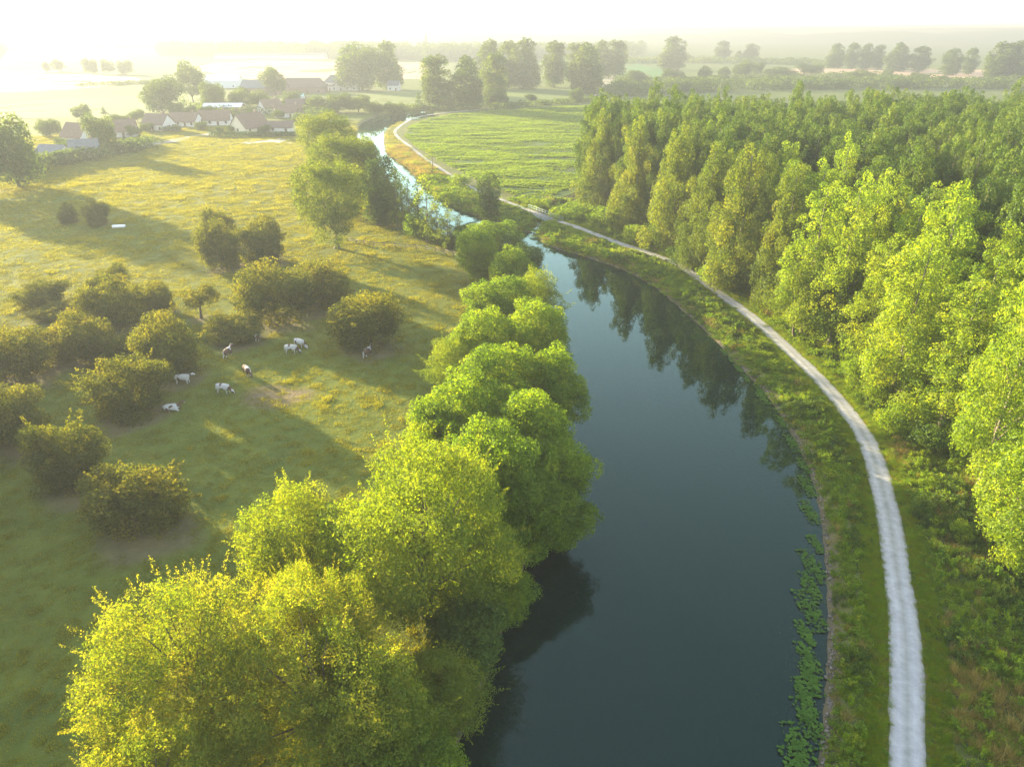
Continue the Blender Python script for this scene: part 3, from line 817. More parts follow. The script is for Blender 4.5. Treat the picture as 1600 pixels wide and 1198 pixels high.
# (x, base y, top y, width px, proto, name, label)
MIDTREES = [
    (526, 388, 250, 120, 'pollard', 'willow_tree', 'broad willow with thick leaning trunk at the pasture corner by the fence'),
    (548, 330, 208, 112, 'pollard', 'willow_tree', 'round willow behind the broad corner one, beside the canal'),
    (518, 285, 176, 96, 'pollard', 'willow_tree', 'farthest of the three willows, next to the village'),
    (590, 352, 240, 46, 'ivy_column', 'ivy_clad_tree', 'narrow ivy-dark tree at the right of the three willows'),
    (622, 358, 262, 42, 'sapling', 'alder_tree', 'thin see-through alder with water shining behind, leftmost of the thin ones'),
    (640, 364, 275, 40, 'sapling', 'alder_tree', 'thin see-through alder in the middle of the thin ones'),
    (668, 380, 272, 48, 'sapling', 'alder_tree', 'tall thin alder in front of the bend of the path'),
    (700, 390, 310, 44, 'sapling', 'alder_tree', 'thin alder beside the first dark tree of the canal row'),
    (606, 338, 236, 50, 'ivy_column', 'ivy_clad_tree', 'second dark tree right of the three willows, its foot in shade'),
    (572, 326, 214, 70, 'pollard', 'willow_tree', 'darker willow squeezed between the round willow and the water'),
    (630, 346, 268, 34, 'sapling', 'alder_tree', 'thin alder second from the left of the thin ones'),
    (655, 366, 282, 38, 'sapling', 'alder_tree', 'thin alder just left of the tall thin one'),
    (684, 382, 300, 40, 'sapling', 'alder_tree', 'thin alder between the two right-hand thin ones'),
    (716, 388, 335, 40, 'sapling', 'alder_tree', 'short thin alder at the far end of the bank row'),
    (604, 345, 258, 48, 'alder', 'alder_tree', 'leafy alder right of the ivy-dark trees'),
    (628, 352, 278, 52, 'alder', 'alder_tree', 'leafy alder hiding the middle of the far water reach'),
    (653, 364, 298, 50, 'alder', 'alder_tree', 'leafy alder in front of the widest gleam of far water'),
    (678, 378, 322, 46, 'alder', 'alder_tree', 'short leafy alder near the fence end'),
    (704, 388, 336, 44, 'alder', 'alder_tree', 'short leafy alder touching the dark alder of the row'),
    (600, 352, 318, 50, 'shrub_b', 'willow_shrub', 'low golden shrub between the corner willow and the thin alders'),
    (650, 370, 330, 40, 'shrub_c', 'willow_shrub', 'low shrub at the foot of the thin alders'),
    (765, 338, 262, 44, 'ivy_column', 'path_tree', 'dark bushy tree standing between path and crop field'),
    (675, 274, 232, 32, 'sapling', 'path_tree', 'thin brownish tree beside the path near the crop field corner'),
    (720, 290, 272, 36, 'shrub_c', 'hedge_bush', 'low dark bush at the lower edge of the crop field'),
    (30, 292, 176, 100, 'far_round', 'field_tree', 'big hazy tree at the left edge beyond the sunlit field'),
    (-40, 300, 190, 110, 'far_round_b', 'field_tree', 'hazy tree cut by the left picture edge beyond the sunlit field'),
    (168, 240, 180, 50, 'far_round', 'village_tree', 'round tree between two houses at the near edge of the village'),
    (112, 242, 218, 30, 'shrub_b', 'village_bush', 'bush in front of the low barn at the village edge'),
    (230, 230, 205, 22, 'sapling', 'village_tree', 'small tree by the road corner in the village'),
    (255, 178, 122, 64, 'far_round', 'village_tree', 'large hazy tree behind the village houses'),
    (303, 160, 98, 52, 'far_round_b', 'village_tree', 'tallest hazy tree behind the village, beside the barn'),
    (338, 172, 128, 44, 'far_round', 'village_tree', 'tree behind the long pale-roofed shed'),
    (376, 172, 138, 42, 'far_round_b', 'village_tree', 'tree to the right above the long pale-roofed shed'),
    (430, 150, 105, 40, 'far_round', 'village_tree', 'small tree rising behind the farm barns'),
    (405, 168, 142, 36, 'far_round_b', 'village_tree', 'tree between the barns and the village houses'),
    (455, 160, 142, 34, 'far_round', 'village_tree', 'low tree beside the teal-roofed shed'),
    (495, 176, 150, 40, 'far_round_b', 'village_tree', 'tree next to the white manor, village side'),
    (370, 190, 176, 26, 'far_round', 'village_tree', 'small round tree beside the gabled house'),
    (130, 188, 164, 32, 'far_round_b', 'village_tree', 'hazy tree behind the leftmost village house'),
    (78, 214, 186, 42, 'far_round', 'village_tree', 'hazy low tree left of the leftmost village house'),
    (163, 178, 165, 12, 'conifer', 'conifer_tree', 'pointed conifer peeking over the trees at the village edge'),
    (195, 200, 180, 36, 'far_round', 'village_tree', 'tree behind the roof next to the round edge tree'),
    (210, 214, 196, 26, 'far_round_b', 'village_tree', 'bush in front of the roof next to the round edge tree'),
    (262, 205, 196, 22, 'shrub_b', 'village_bush', 'garden bush in front of the white gabled cottage'),
    (228, 206, 192, 22, 'far_round', 'garden_tree', 'tree beside the white gabled cottage, road side'),
    (276, 206, 195, 20, 'far_round_b', 'garden_tree', 'small tree between the white gabled cottage and the low house'),
    (313, 203, 190, 22, 'far_round', 'garden_tree', 'tree between the low white house and the long one'),
    (362, 208, 196, 18, 'far_round_b', 'garden_tree', 'bush left of the cream gable'),
    (414, 208, 196, 20, 'far_round', 'garden_tree', 'bush at the right corner of the cream gabled cottage'),
    (436, 186, 172, 24, 'far_round_b', 'garden_tree', 'tree behind the steep brown gable'),
    (322, 182, 166, 26, 'far_round', 'garden_tree', 'tree left behind the long brown-roofed house'),
    (298, 184, 166, 26, 'far_round_b', 'garden_tree', 'tree behind the low white house'),
    (156, 222, 204, 26, 'far_round', 'garden_tree', 'tree in front of the leftmost brown roof'),
    (100, 232, 214, 26, 'far_round_b', 'garden_tree', 'bush between the low grey barn and the leftmost house'),
    (470, 196, 180, 30, 'far_round', 'garden_tree', 'tree partly behind the nearest willow crown'),
    (402, 190, 176, 24, 'far_round_b', 'garden_tree', 'tree above the cream gabled cottage'),
    (345, 207, 198, 14, 'far_round', 'garden_tree', 'tiny bush at the left end of the clipped hedge'),
    (448, 170, 156, 26, 'far_round_b', 'garden_tree', 'tree below the teal-roofed shed'),
    (278, 180, 160, 30, 'far_round', 'garden_tree', 'tree behind the gap between the two left cottages'),
    (215, 190, 172, 30, 'far_round_b', 'garden_tree', 'tree above the white gabled cottage, toward the glare'),
    (567, 142, 70, 84, 'far_round', 'manor_tree', 'large broad tree beside the white manor house'),
    (607, 140, 62, 44, 'far_column', 'manor_tree', 'tall narrow tree right of the broad one by the manor'),
    (684, 170, 84, 52, 'far_column_b', 'meadow_poplar', 'airy poplar left of the pair beyond the crop field'),
    (730, 170, 86, 52, 'far_column', 'meadow_poplar', 'airy poplar right of the pair beyond the crop field'),
    (775, 164, 80, 44, 'far_column_b', 'meadow_poplar', 'pale tree in front of the dark poplar clump'),
    (766, 140, 60, 52, 'far_column', 'meadow_poplar', 'left tree of the dark poplar clump beyond the meadow'),
    (796, 138, 62, 44, 'far_column_b', 'meadow_poplar', 'middle tree of the dark poplar clump beyond the meadow'),
    (820, 140, 58, 46, 'far_column', 'meadow_poplar', 'right tree of the dark poplar clump beyond the meadow'),
    (865, 137, 62, 40, 'far_column_b', 'meadow_poplar', 'slim poplar standing alone between the two clumps'),
    (914, 146, 66, 56, 'far_column', 'meadow_poplar', 'bright full poplar beside the field footpath'),
    (896, 130, 66, 34, 'far_column_b', 'meadow_poplar', 'dark poplar half hidden left of the bright full one'),
    (938, 122, 62, 44, 'far_column', 'meadow_poplar', 'bluish poplar just right of the bright full one'),
    (960, 120, 61, 38, 'far_column_b', 'meadow_poplar', 'outer right poplar of the bluish clump'),
    (1050, 110, 56, 42, 'far_column', 'valley_tree', 'tall isolated tree above the poplar wood'),
    (1127, 96, 63, 26, 'far_column_b', 'valley_tree', 'small misty tree right of the tall isolated one'),
    (1172, 97, 68, 26, 'far_column', 'valley_tree', 'misty split-crowned tree beyond the valley bushes'),
    (1153, 99, 79, 12, 'far_column_b', 'valley_tree', 'little misty tree left of the split-crowned one'),
    (1303, 107, 67, 28, 'far_column', 'valley_tree', 'first of the misty row of four poplars in the valley'),
    (1328, 108, 66, 26, 'far_column_b', 'valley_tree', 'second of the misty row of four poplars in the valley'),
    (1350, 108, 67, 24, 'far_column', 'valley_tree', 'third of the misty row of four poplars in the valley'),
    (1370, 109, 69, 20, 'far_column_b', 'valley_tree', 'last of the misty row of four poplars in the valley'),
    (1399, 112, 66, 36, 'far_column', 'valley_tree', 'left of the misty twin poplars in the valley'),
    (1434, 113, 71, 34, 'far_column_b', 'valley_tree', 'right of the misty twin poplars in the valley'),
    (1482, 118, 75, 34, 'far_column', 'valley_tree', 'wide pale misty tree near the right edge'),
    (1512, 117, 74, 24, 'far_column_b', 'valley_tree', 'narrow pale misty tree near the right edge'),
    (1553, 128, 64, 42, 'far_column', 'valley_tree', 'left tree of the clump at the right picture edge'),
    (1580, 128, 62, 40, 'far_column_b', 'valley_tree', 'middle tree of the clump at the right picture edge'),
    (1608, 130, 61, 44, 'far_column', 'valley_tree', 'tree of the right-edge clump cut by the frame'),
    (1160, 122, 95, 36, 'far_round', 'valley_bush', 'dark round bush rising just above the poplar wood'),
    (1130, 122, 105, 24, 'far_round_b', 'valley_bush', 'smaller bush left of the dark round one'),
    (1182, 118, 97, 20, 'far_round', 'valley_bush', 'small bush right of the dark round one'),
    (1100, 126, 104, 26, 'far_round_b', 'valley_bush', 'bush above the left part of the poplar wood'),
    (1215, 122, 106, 60, 'far_round_b', 'valley_bush', 'wide low thicket at the left of the tan field'),
    (1268, 116, 100, 46, 'far_round', 'valley_bush', 'wide low thicket in the middle of the tan field edge'),
    (1345, 126, 110, 50, 'far_round_b', 'valley_bush', 'wide low thicket below the misty row of poplars'),
    (1384, 123, 108, 18, 'far_round', 'valley_bush', 'small dark bush on the tan field'),
    (1435, 125, 114, 34, 'far_round_b', 'valley_bush', 'low bush below the misty twin poplars'),
    (1468, 128, 119, 30, 'far_round', 'valley_bush', 'low bush below the pale misty trees'),
    (995, 130, 110, 34, 'far_round', 'valley_bush', 'green bush beside the bright valley meadow'),
    (975, 140, 122, 36, 'far_round_b', 'valley_bush', 'bush at the foot of the bluish poplars'),
    (1020, 138, 122, 36, 'far_round', 'valley_bush', 'bush just left above the wood corner'),
    (1050, 128, 108, 40, 'far_round_b', 'valley_bush', 'dark bush below the tall isolated tree'),
    (145, 116, 92, 26, 'far_round', 'field_tree', 'left tree of the faint trio in the glare'),
    (171, 116, 94, 24, 'far_round_b', 'field_tree', 'middle tree of the faint trio in the glare'),
    (196, 117, 95, 28, 'far_round', 'field_tree', 'right tree of the faint trio in the glare'),
    (93, 113, 93, 22, 'far_round_b', 'field_tree', 'faint tree left of the trio in the glare'),
    (74, 113, 97, 12, 'far_round', 'field_tree', 'tiny faint tree left of the trio in the glare'),
    (0, 95, 68, 26, 'far_round', 'field_tree', 'faintest tree at the left picture edge in the glare'),
    (655, 172, 140, 14, 'conifer', 'bank_bush', 'slim dark tree on the far canal bank'),
    (622, 178, 152, 36, 'far_round', 'bank_bush', 'dark round bush where the canal bends away'),
    (560, 176, 150, 50, 'far_round_b', 'bank_bush', 'hazy bush below the white manor, right'),
    (528, 176, 146, 44, 'far_round', 'bank_bush', 'hazy bush below the white manor, left'),
    (590, 180, 160, 34, 'far_round_b', 'bank_bush', 'hazy low bush beside the far bend of the canal'),
    (700, 172, 150, 26, 'far_round', 'bank_bush', 'bush at the foot of the left airy poplar'),
    (742, 170, 140, 30, 'far_round_b', 'bank_bush', 'bush at the foot of the right airy poplar'),
    (768, 166, 136, 34, 'far_round', 'bank_bush', 'bush in front of the pale tree'),
    (788, 166, 148, 16, 'far_round_b', 'bank_bush', 'small bush right of the pale tree'),
    (830, 158, 147, 20, 'far_round', 'bank_bush', 'small bush on the field edge below the slim poplar'),
    (900, 160, 138, 26, 'far_round_b', 'bank_bush', 'bush at the foot of the bright full poplar'),
]
for (px, pb, pt, wp, key, nm, lab) in MIDTREES:
    p = G(px, pb)
    ww = wp / FPX * depth_at(pb)
    h = max(1.8, top_height(pt, p[1]))
    cat = 'bush' if ('bush' in nm or 'shrub' in nm) else 'tree'
    plant_tree(nm, key, p[0], p[1], h, ww, rng.uniform(0, 6.28), lab, cat)

# ------------------------------------------------------------------ poplar plantation
EDGE = np.array([G(*p)[:2] for p in [(912, 322), (985, 362), (1080, 420), (1165, 474), (1258, 530), (1338, 598), (1412, 662), (1488, 740), (1548, 835), (1590, 940)]])
WOOD = np.vstack([EDGE, [[95, 40], [150, 90], [240, 285], [36, 285]]])
ang = R(24)
ca, sa = math.cos(ang), math.sin(ang)
cand = []
for a_ in range(-60, 61):
    for b_ in range(-60, 61):
        u, v = a_ * 7.6, b_ * 7.0 + (a_ % 2) * 3.5
        x, y = 100 + u * ca - v * sa, 160 + u * sa + v * ca
        cand.append((x + rng.normal() * .5, y + rng.normal() * .5))
cand = np.array(cand)
ok = inside(cand[:, 0], cand[:, 1], WOOD)
# keep what the frame (with a margin) can see
dep = cand[:, 1] * CP + 20 * SP
ok &= (np.abs(cand[:, 0]) < .72 * dep + 9)
cand = cand[ok]
de = dist_poly(cand[:, 0], cand[:, 1], EDGE)
o_ = np.argsort(-cand[:, 1])
cand, de = cand[o_], de[o_]
EDGETREES = [(938, 336, 27, 12.5), (992, 366, 27.5, 13), (1050, 400, 28, 13), (1100, 428, 26, 12), (1152, 458, 27, 14.5), (1218, 490, 25.5, 11)]
ep = np.array([G(px, pb)[:2] + np.array([0, 2.5]) for (px, pb, h_, w_) in EDGETREES])
far_ok = np.min(np.hypot(cand[:, None, 0] - ep[None, :, 0], cand[:, None, 1] - ep[None, :, 1]), axis=1) > 6.5
cand, de = cand[far_ok], de[far_ok]
for k, (px, pb, h_, w_) in enumerate(EDGETREES):
    plant_tree('poplar_tree', 'poplar_edge_' + 'ab'[k % 2], ep[k][0], ep[k][1], h_, w_, k * 1.3, 'broad leafy olive poplar clothed to the ground, %s of six from the footbridge corner' % ['first', 'second', 'third', 'fourth', 'fifth', 'sixth'][k], 'poplar tree', 'broad poplars at the wood corner', z=0)
if len(cand) > 290:
    keep = np.sort(np.argsort(cand[:, 1] + 0.0)[:290]); cand, de = cand[keep], de[keep]
print('poplars', len(cand))
ORD = ['first', 'second', 'third', 'fourth', 'fifth', 'sixth', 'seventh', 'eighth', 'ninth', 'tenth', 'eleventh', 'twelfth', 'thirteenth', 'fourteenth', 'fifteenth',
       'sixteenth', 'seventeenth', 'eighteenth', 'nineteenth']
ORD += [a + b for a in ('twenty', 'thirty', 'forty') for b in ['-' + q for q in ORD[:9]]]
rows = {}
for k in range(len(cand)):
    rows.setdefault(int(de[k] / 7.0), []).append(k)
rank = {}
for q, ks in rows.items():
    for n_, k in enumerate(sorted(ks, key=lambda k: (cand[k][0] if q > 3 else -cand[k][1]))):
        rank[k] = (q, n_)
sv = G(1585, 305, 24)
silver = int(np.argmin(np.hypot(cand[:, 0] - sv[0], cand[:, 1] - sv[1])))
for k, (x, y) in enumerate(cand):
    young = (de[k] < 24 + 5 * rng.normal()) and y < 150
    if young:
        key = 'poplar_young_' + 'abc'[rng.integers(3)]; h = 25 + rng.normal() * 2.4; ww = 8.9 + rng.normal() * 1.2
        if k == silver: key = 'poplar_silver'
    else:
        key = 'poplar_' + 'abcd'[rng.integers(4)]; h = 27.2 + rng.normal() * 1.8; ww = 9.0 + rng.normal() * 1.1
    q, n_ = rank[k]
    hue = 'pale silvery' if key == 'poplar_silver' else 'bright yellow-green' if young else 'dark green'
    if q == 0:
        lab = '%s poplar in the front row beside the path, %s from the far corner' % (hue, ORD[n_]); grp = 'poplars in the front row of the wood'
    else:
        lab = '%s poplar %s rank back from the wood edge, %s tree from its left end' % (hue, ORD[q], ORD[n_]); grp = 'poplars standing behind the front row'
    plant_tree('poplar_tree', key, x, y, h, ww, rng.uniform(0, 6.28), lab, 'poplar tree', grp, z=0)

SHRUBS = [
    (1240, 540, 420, 108, 'willow_mid', 'pale round sallow bush in front of the poplars beside the path'),
    (1390, 690, 630, 60, 'shrub_a', 'vivid green shrub at the wood edge right of the path bend'),
    (1445, 715, 655, 72, 'shrub_b', 'pale green shrub right of the vivid one at the wood edge'),
    (1365, 640, 596, 50, 'shrub_a', 'yellowish shrub upward of the vivid one at the wood edge'),
    (1510, 740, 690, 56, 'shrub_c', 'dark shrub in the shade under the bright poplars'),
    (1330, 600, 556, 46, 'shrub_c', 'dark shrub beneath the sallow on the path side'),
    (1430, 815, 772, 36, 'shrub_b', 'small golden-lit shrub touching the path edge'),
    (1495, 850, 815, 40, 'shrub_a', 'low shrub among nettles right of the near path'),
    (905, 345, 318, 56, 'shrub_c', 'dark bush beside the footbridge at the wood corner'),
    (945, 360, 322, 58, 'shrub_c', 'dark bush second from the footbridge at the wood corner'),
    (1000, 385, 350, 56, 'shrub_c', 'dark bush under the poplars near the narrows'),
    (1060, 420, 385, 50, 'shrub_b', 'bush under the poplars where the wood edge starts to brighten'),
    (1110, 450, 412, 50, 'shrub_a', 'bush under the poplars just left of the pale sallow'),
    (1575, 905, 830, 70, 'shrub_a', 'leafy shrub at the right edge of the picture'),
]
for (px, pb, pt, wp, key, lab) in SHRUBS:
    p = G(px, pb)
    ww = wp / FPX * depth_at(pb); y = p[1] + ww * .3
    plant_tree('edge_shrub', key, p[0] * y / p[1], y, max(1.2, top_height(pt, y)), ww, rng.uniform(0, 6.28), lab, 'shrub', 'shrubs along the wood edge')


# far wooded ridge and hedges: masses nobody could count
def wood_mass(name, pts, hgt, rad, label, mat='far', dens=9, size=2.2, seed=5):
    r = np.random.default_rng(seed)
    c = np.c_[pts, np.zeros(len(pts))]
    hh = hgt * r.uniform(.7, 1.15, len(pts))
    c[:, 2] = hh * .5
    rr = np.c_[rad * r.uniform(.7, 1.3, len(pts)), rad * r.uniform(.7, 1.3, len(pts)), hh * .55]
    P, N, sz, rn = clump_leaves(r, c, rr, dens, .8, size=size)
    k = P[:, 2] > 0
    me = leaf_mesh(name, r, P[k], N[k], sz[k], rn[k], M[mat], .8)
    return props(link(name, me), label, 'wood', kind='stuff')


def px_strip(seg, n, jx=6, jy=1.2, seed=3):
    r = np.random.default_rng(seed)
    S_ = catmull(np.array(seg, float), 30)
    k = r.integers(0, len(S_), n)
    return np.array([G(S_[q][0] + r.normal() * jx, S_[q][1] + r.normal() * jy)[:2] for q in k])


wood_mass('far_wood', px_strip([(250, 86), (420, 87), (560, 90), (700, 94), (820, 92), (1000, 84)], 420, 5, 1.6, 1), 24, 15, 'hazy belt of distant woodland below the church spire', dens=1.0, size=3.2, seed=51)
wood_mass('far_wood', px_strip([(960, 100), (1060, 98), (1180, 99), (1300, 103)], 140, 5, 1.0, 2), 8, 9, 'low misty hedge belt across the valley above the wood', dens=1.6, size=2.0, seed=52)
wood_mass('far_wood', px_strip([(-100, 82), (100, 78), (300, 76), (600, 74)], 200, 6, .8, 3), 16, 16, 'faintest wood belt high in the glare', dens=.8, size=3.5, seed=53)
wood_mass('hedgerow', px_strip([(118, 135), (180, 133), (232, 131)], 50, 2, .6, 4), 3, 4, 'faint hedge line between pale fields in the glare', dens=6, size=.9, seed=54)
wood_mass('hedgerow', px_strip([(575, 174), (640, 172), (720, 172), (830, 166), (930, 158)], 190, 3, .8, 5), 3.2, 3.2, 'dark hedge along the top edge of the crop field', dens=8, size=.8, seed=55)
wood_mass('hedgerow', px_strip([(25, 275), (70, 262), (150, 248), (240, 228)], 120, 4, 1.5, 6), 4.5, 3.2, 'hedge between the sunlit pasture and the village road', dens=8, size=.8, seed=56)
wood_mass('hedgerow', px_strip([(970, 126), (1040, 130), (1100, 128), (1260, 122), (1400, 124)], 150, 4, 1.5, 7), 5, 6, 'bushy belt just above the tops of the poplar wood', dens=5, size=1.2, seed=57)
wood_mass('hedgerow', px_strip([(950, 150), (1060, 142), (1200, 138), (1400, 137), (1650, 138)], 260, 6, 2.2, 9), 8.5, 6.5, 'continuous bushy thicket directly behind the poplar tops', dens=5, size=1.2, seed=59)
wood_mass('hedgerow', px_strip([(480, 188), (500, 180), (470, 172), (430, 178), (300, 178), (420, 158), (260, 172)], 120, 10, 3, 8), 4.5, 4, 'garden greenery scattered between the village houses', dens=7, size=.9, seed=58)

# ------------------------------------------------------------------ village
def colmat(name, c, c2=None, rough=.9, scale=.8):
    if name not in M: M[name] = plain_mat(name, c, c2, scale, rough)
    return M[name]


colmat('whitewash', (.52, .50, .47), (.42, .40, .37))
colmat('cream_render', (.62, .54, .40), (.52, .45, .33))
colmat('tile_brown', (.15, .095, .072), (.10, .068, .052))
colmat('tile_dark', (.13, .09, .075), (.09, .065, .055))
colmat('slate', (.13, .14, .16), (.09, .10, .11))
colmat('metal_pale', (.55, .58, .62), (.45, .48, .52), .5)
colmat('metal_teal', (.25, .48, .50), (.20, .40, .42), .5)
colmat('brick_wall', (.22, .14, .11), (.16, .11, .09))
colmat('window_glass', (.03, .035, .04), (.02, .02, .025), .15)
colmat('door_wood', (.12, .07, .04), None)


def house(px, py, wp, d, wall_h, roof_h, yaw, wallc, roofc, label, name='house', nwin=3, chimney=True, hip=0.0, cat='house', floors=1, w=None):
    p = G(px, py)
    w = w or wp / FPX * depth_at(py)
    y = p[1] + d * .5
    o = empty(name, (p[0] * y / p[1], y, 0), yaw)
    props(o, label, cat, 'buildings of the village' if cat == 'house' else None)
    hw_, hd = w / 2, d / 2
    # walls with gables
    gx_ = hw_ * (1 - hip)
    V = [(-hw_, -hd, -.3), (hw_, -hd, -.3), (hw_, hd, -.3), (-hw_, hd, -.3), (-hw_, -hd, wall_h), (hw_, -hd, wall_h), (hw_, hd, wall_h), (-hw_, hd, wall_h),
         (-gx_, 0, wall_h + roof_h - .1), (gx_, 0, wall_h + roof_h - .1)]
    me = bpy.data.meshes.new('wall')
    me.from_pydata(V, [], [(0, 1, 5, 4), (2, 3, 7, 6), (1, 2, 6, 5), (3, 0, 4, 7), (4, 7, 8), (5, 9, 6)])
    me.materials.append(M[wallc]); link('wall', me, o)
    # roof with overhang and thickness
    ov = .45; e = wall_h - ov * roof_h / hd
    a, b = hw_ + ov, hd + ov
    ga = (hw_ + ov) * (1 - hip) if hip else a
    zt = wall_h + roof_h + .12
    V = [(-a, -b, e), (a, -b, e), (ga, 0, zt), (-ga, 0, zt), (-a, b, e), (a, b, e)]
    V2 = [(x, y_, z - .22) for x, y_, z in V]
    F = [(0, 1, 2, 3), (5, 4, 3, 2), (7, 6, 9, 8), (10, 11, 8, 9), (0, 6, 7, 1), (4, 5, 11, 10), (0, 3, 9, 6), (3, 4, 10, 9), (1, 7, 8, 2), (2, 8, 11, 5)]
    if hip: F += [(0, 3, 4), (1, 5, 2)]
    me = bpy.data.meshes.new('roof'); me.from_pydata(V + V2, [], F); me.materials.append(M[roofc]); rf = link('roof', me, o)
    if chimney:
        v, f = boxp(gx_ * .6, 0, zt + .3, .8, .6, 1.6)
        link('chimney', mesh_np('chimney', v, f, M['brick_wall']), rf)
    wm = None
    for fl in range(floors):
        zz = (1.5 if floors == 1 else 1.6 + fl * 3.0)
        for q in range(nwin):
            xx = -hw_ + w * (q + .5) / nwin
            for s in (-1, 1):
                isdoor = (q == nwin // 2 and fl == 0 and s == -1)
                v, f = boxp(xx, s * (hd + .02), 1.05 if isdoor else zz, 1.1, .08, 2.1 if isdoor else 1.3)
                link('door' if isdoor else 'window', mesh_np('opening', v, f, M['door_wood' if isdoor else 'window_glass']), o)
    for s in (-1, 1):
        v, f = boxp(s * (hw_ + .02), 0, wall_h * .55, .08, 1.1, 1.3)
        link('window', mesh_np('opening', v, f, M['window_glass']), o)
    return o


house(392, 208, 50, 11, 2.8, 6.0, R(62), 'cream_render', 'tile_brown', 'cottage with big brown roof and cream gable facing the pasture hedge', w=16)
house(250, 205, 46, 9, 3.6, 4.2, R(-18), 'whitewash', 'tile_dark', 'white cottage with dark roof and white gable by the village road', w=13)
house(292, 198, 46, 9, 2.8, 3.8, R(-10), 'whitewash', 'tile_brown', 'low white house right of the white gabled cottage', nwin=4)
house(338, 196, 48, 9, 2.9, 4.2, R(8), 'whitewash', 'tile_brown', 'long brown-roofed white house below the pale metal shed', nwin=4)
house(352, 178, 58, 12, 4.0, 1.6, R(4), 'brick_wall', 'metal_pale', 'long shed with pale metal roof above the houses', 'shed', 4, False, 0, 'shed')
house(424, 178, 34, 9, 3.4, 4.6, R(50), 'whitewash', 'tile_brown', 'white house with steep brown gable left of the last white cottages', w=13)
house(452, 184, 42, 8, 3.0, 3.8, R(28), 'whitewash', 'tile_brown', 'white cottage half hidden by the nearest willow crown')
house(470, 176, 40, 9, 3.2, 4.4, R(14), 'whitewash', 'tile_dark', 'dark-roofed white cottage behind the half hidden one')
house(440, 207, 40, 7, 2.6, 2.4, R(2), 'whitewash', 'tile_dark', 'low outbuilding at the right end of the pasture hedge', nwin=2, chimney=False, cat='shed', name='outbuilding')
house(128, 226, 40, 10, 3.4, 5.2, R(-24), 'whitewash', 'tile_brown', 'brown-roofed house at the left end of the village', w=13)
house(88, 250, 44, 8, 3.0, 2.2, R(-14), 'whitewash', 'slate', 'low grey-roofed barn at the lower left of the village', 'barn', 3, False, 0, 'barn')
house(136, 248, 40, 9, 2.8, 4.0, R(30), 'whitewash', 'slate', 'grey-roofed house with white gable in front of the leftmost house')
house(196, 215, 36, 9, 3.0, 4.6, R(20), 'whitewash', 'tile_brown', 'brown-roofed house half hidden behind the round edge tree')
house(352, 138, 50, 18, 6.0, 4.5, R(6), 'metal_pale', 'metal_pale', 'hazy pale farm hangar behind the tallest village tree', 'hangar', 3, False, 0, 'barn')
house(415, 150, 66, 18, 6.0, 5.0, R(-6), 'brick_wall', 'slate', 'grey-roofed farm barn left of the dark gabled barn', 'barn', 4, False, 0, 'barn')
house(476, 146, 68, 20, 4.5, 6.5, R(4), 'brick_wall', 'tile_dark', 'broad dark gabled barn next to the white manor', 'barn', 4, False, 0.25, 'barn')
house(464, 158, 22, 8, 3.2, 1.4, R(3), 'whitewash', 'metal_teal', 'small shed with teal metal roof below the barns', 'shed', 2, False, 0, 'shed')
house(536, 142, 52, 12, 7.0, 5.0, R(-4), 'whitewash', 'slate', 'white manor house with dark hipped roof beside two big trees', 'manor_house', 5, True, .35, 'house', 2)
house(514, 142, 16, 8, 4.0, 2.5, R(-4), 'whitewash', 'slate', 'lower white wing left of the manor house', 'manor_wing', 2, False)
house(616, 142, 18, 9, 4.5, 3.0, R(-4), 'whitewash', 'slate', 'small white lodge right of the tall narrow tree', 'lodge', 2, False)
house(425, 93, 170, 28, 7, 3.5, R(2), 'metal_pale', 'slate', 'very long low farm building across the far field', 'farm_building', 8, False, 0, 'barn')

# church with spire
p = G(667, 86)
o = empty('church', (p[0], p[1], 0)); props(o, 'church with thin pointed spire on the hazy skyline', 'church')
zs = top_height(48, p[1])
v, f = boxp(0, 0, 11, 8, 8, 24); link('tower', mesh_np('tower', v, f, M['slate']), o)
me = bpy.data.meshes.new('spire'); me.from_pydata([(-4.3, -4.3, 23), (4.3, -4.3, 23), (4.3, 4.3, 23), (-4.3, 4.3, 23), (0, 0, zs)], [], [(0, 1, 4), (1, 2, 4), (2, 3, 4), (3, 0, 4), (3, 2, 1, 0)])
me.materials.append(M['slate']); link('spire', me, o)
v, f = boxp(14, 0, 6, 22, 11, 13); link('nave', mesh_np('nave', v, f, M['slate']), o)

# clipped hedge in front of the gabled cottage
hp = np.array([G(q, 214)[:2] for q in np.linspace(330, 462, 120)])
r = np.random.default_rng(9)
c = np.c_[hp + r.normal(size=hp.shape) * .3, np.full(len(hp), 1.2)]
P_, N_, s_, rn_ = clump_leaves(r, c, np.tile([.9, 1.0, 1.3], (len(c), 1)), 60, .7, size=.4)
props(link('clipped_hedge', leaf_mesh('clipped_hedge', r, P_, N_, s_, rn_ * .5, M['bank_dark'])), 'long clipped dark hedge below the cream gabled cottage', 'hedge')

# roadside wall
p0, p1 = G(180, 242), G(246, 226)
d = p1 - p0; L = float(np.linalg.norm(d)); yw = math.atan2(d[1], d[0])
o = empty('roadside_wall', tuple((p0 + p1) / 2), yw); props(o, 'low pale wall along the village road', 'wall')
v, f = boxp(0, 0, .6, L, .3, 1.4); link('wall_body', mesh_np('wall_body', v, f, M['whitewash']), o)
v, f = boxp(0, 0, 1.35, L, .42, .12); link('coping', mesh_np('coping', v, f, M['slate']), o)

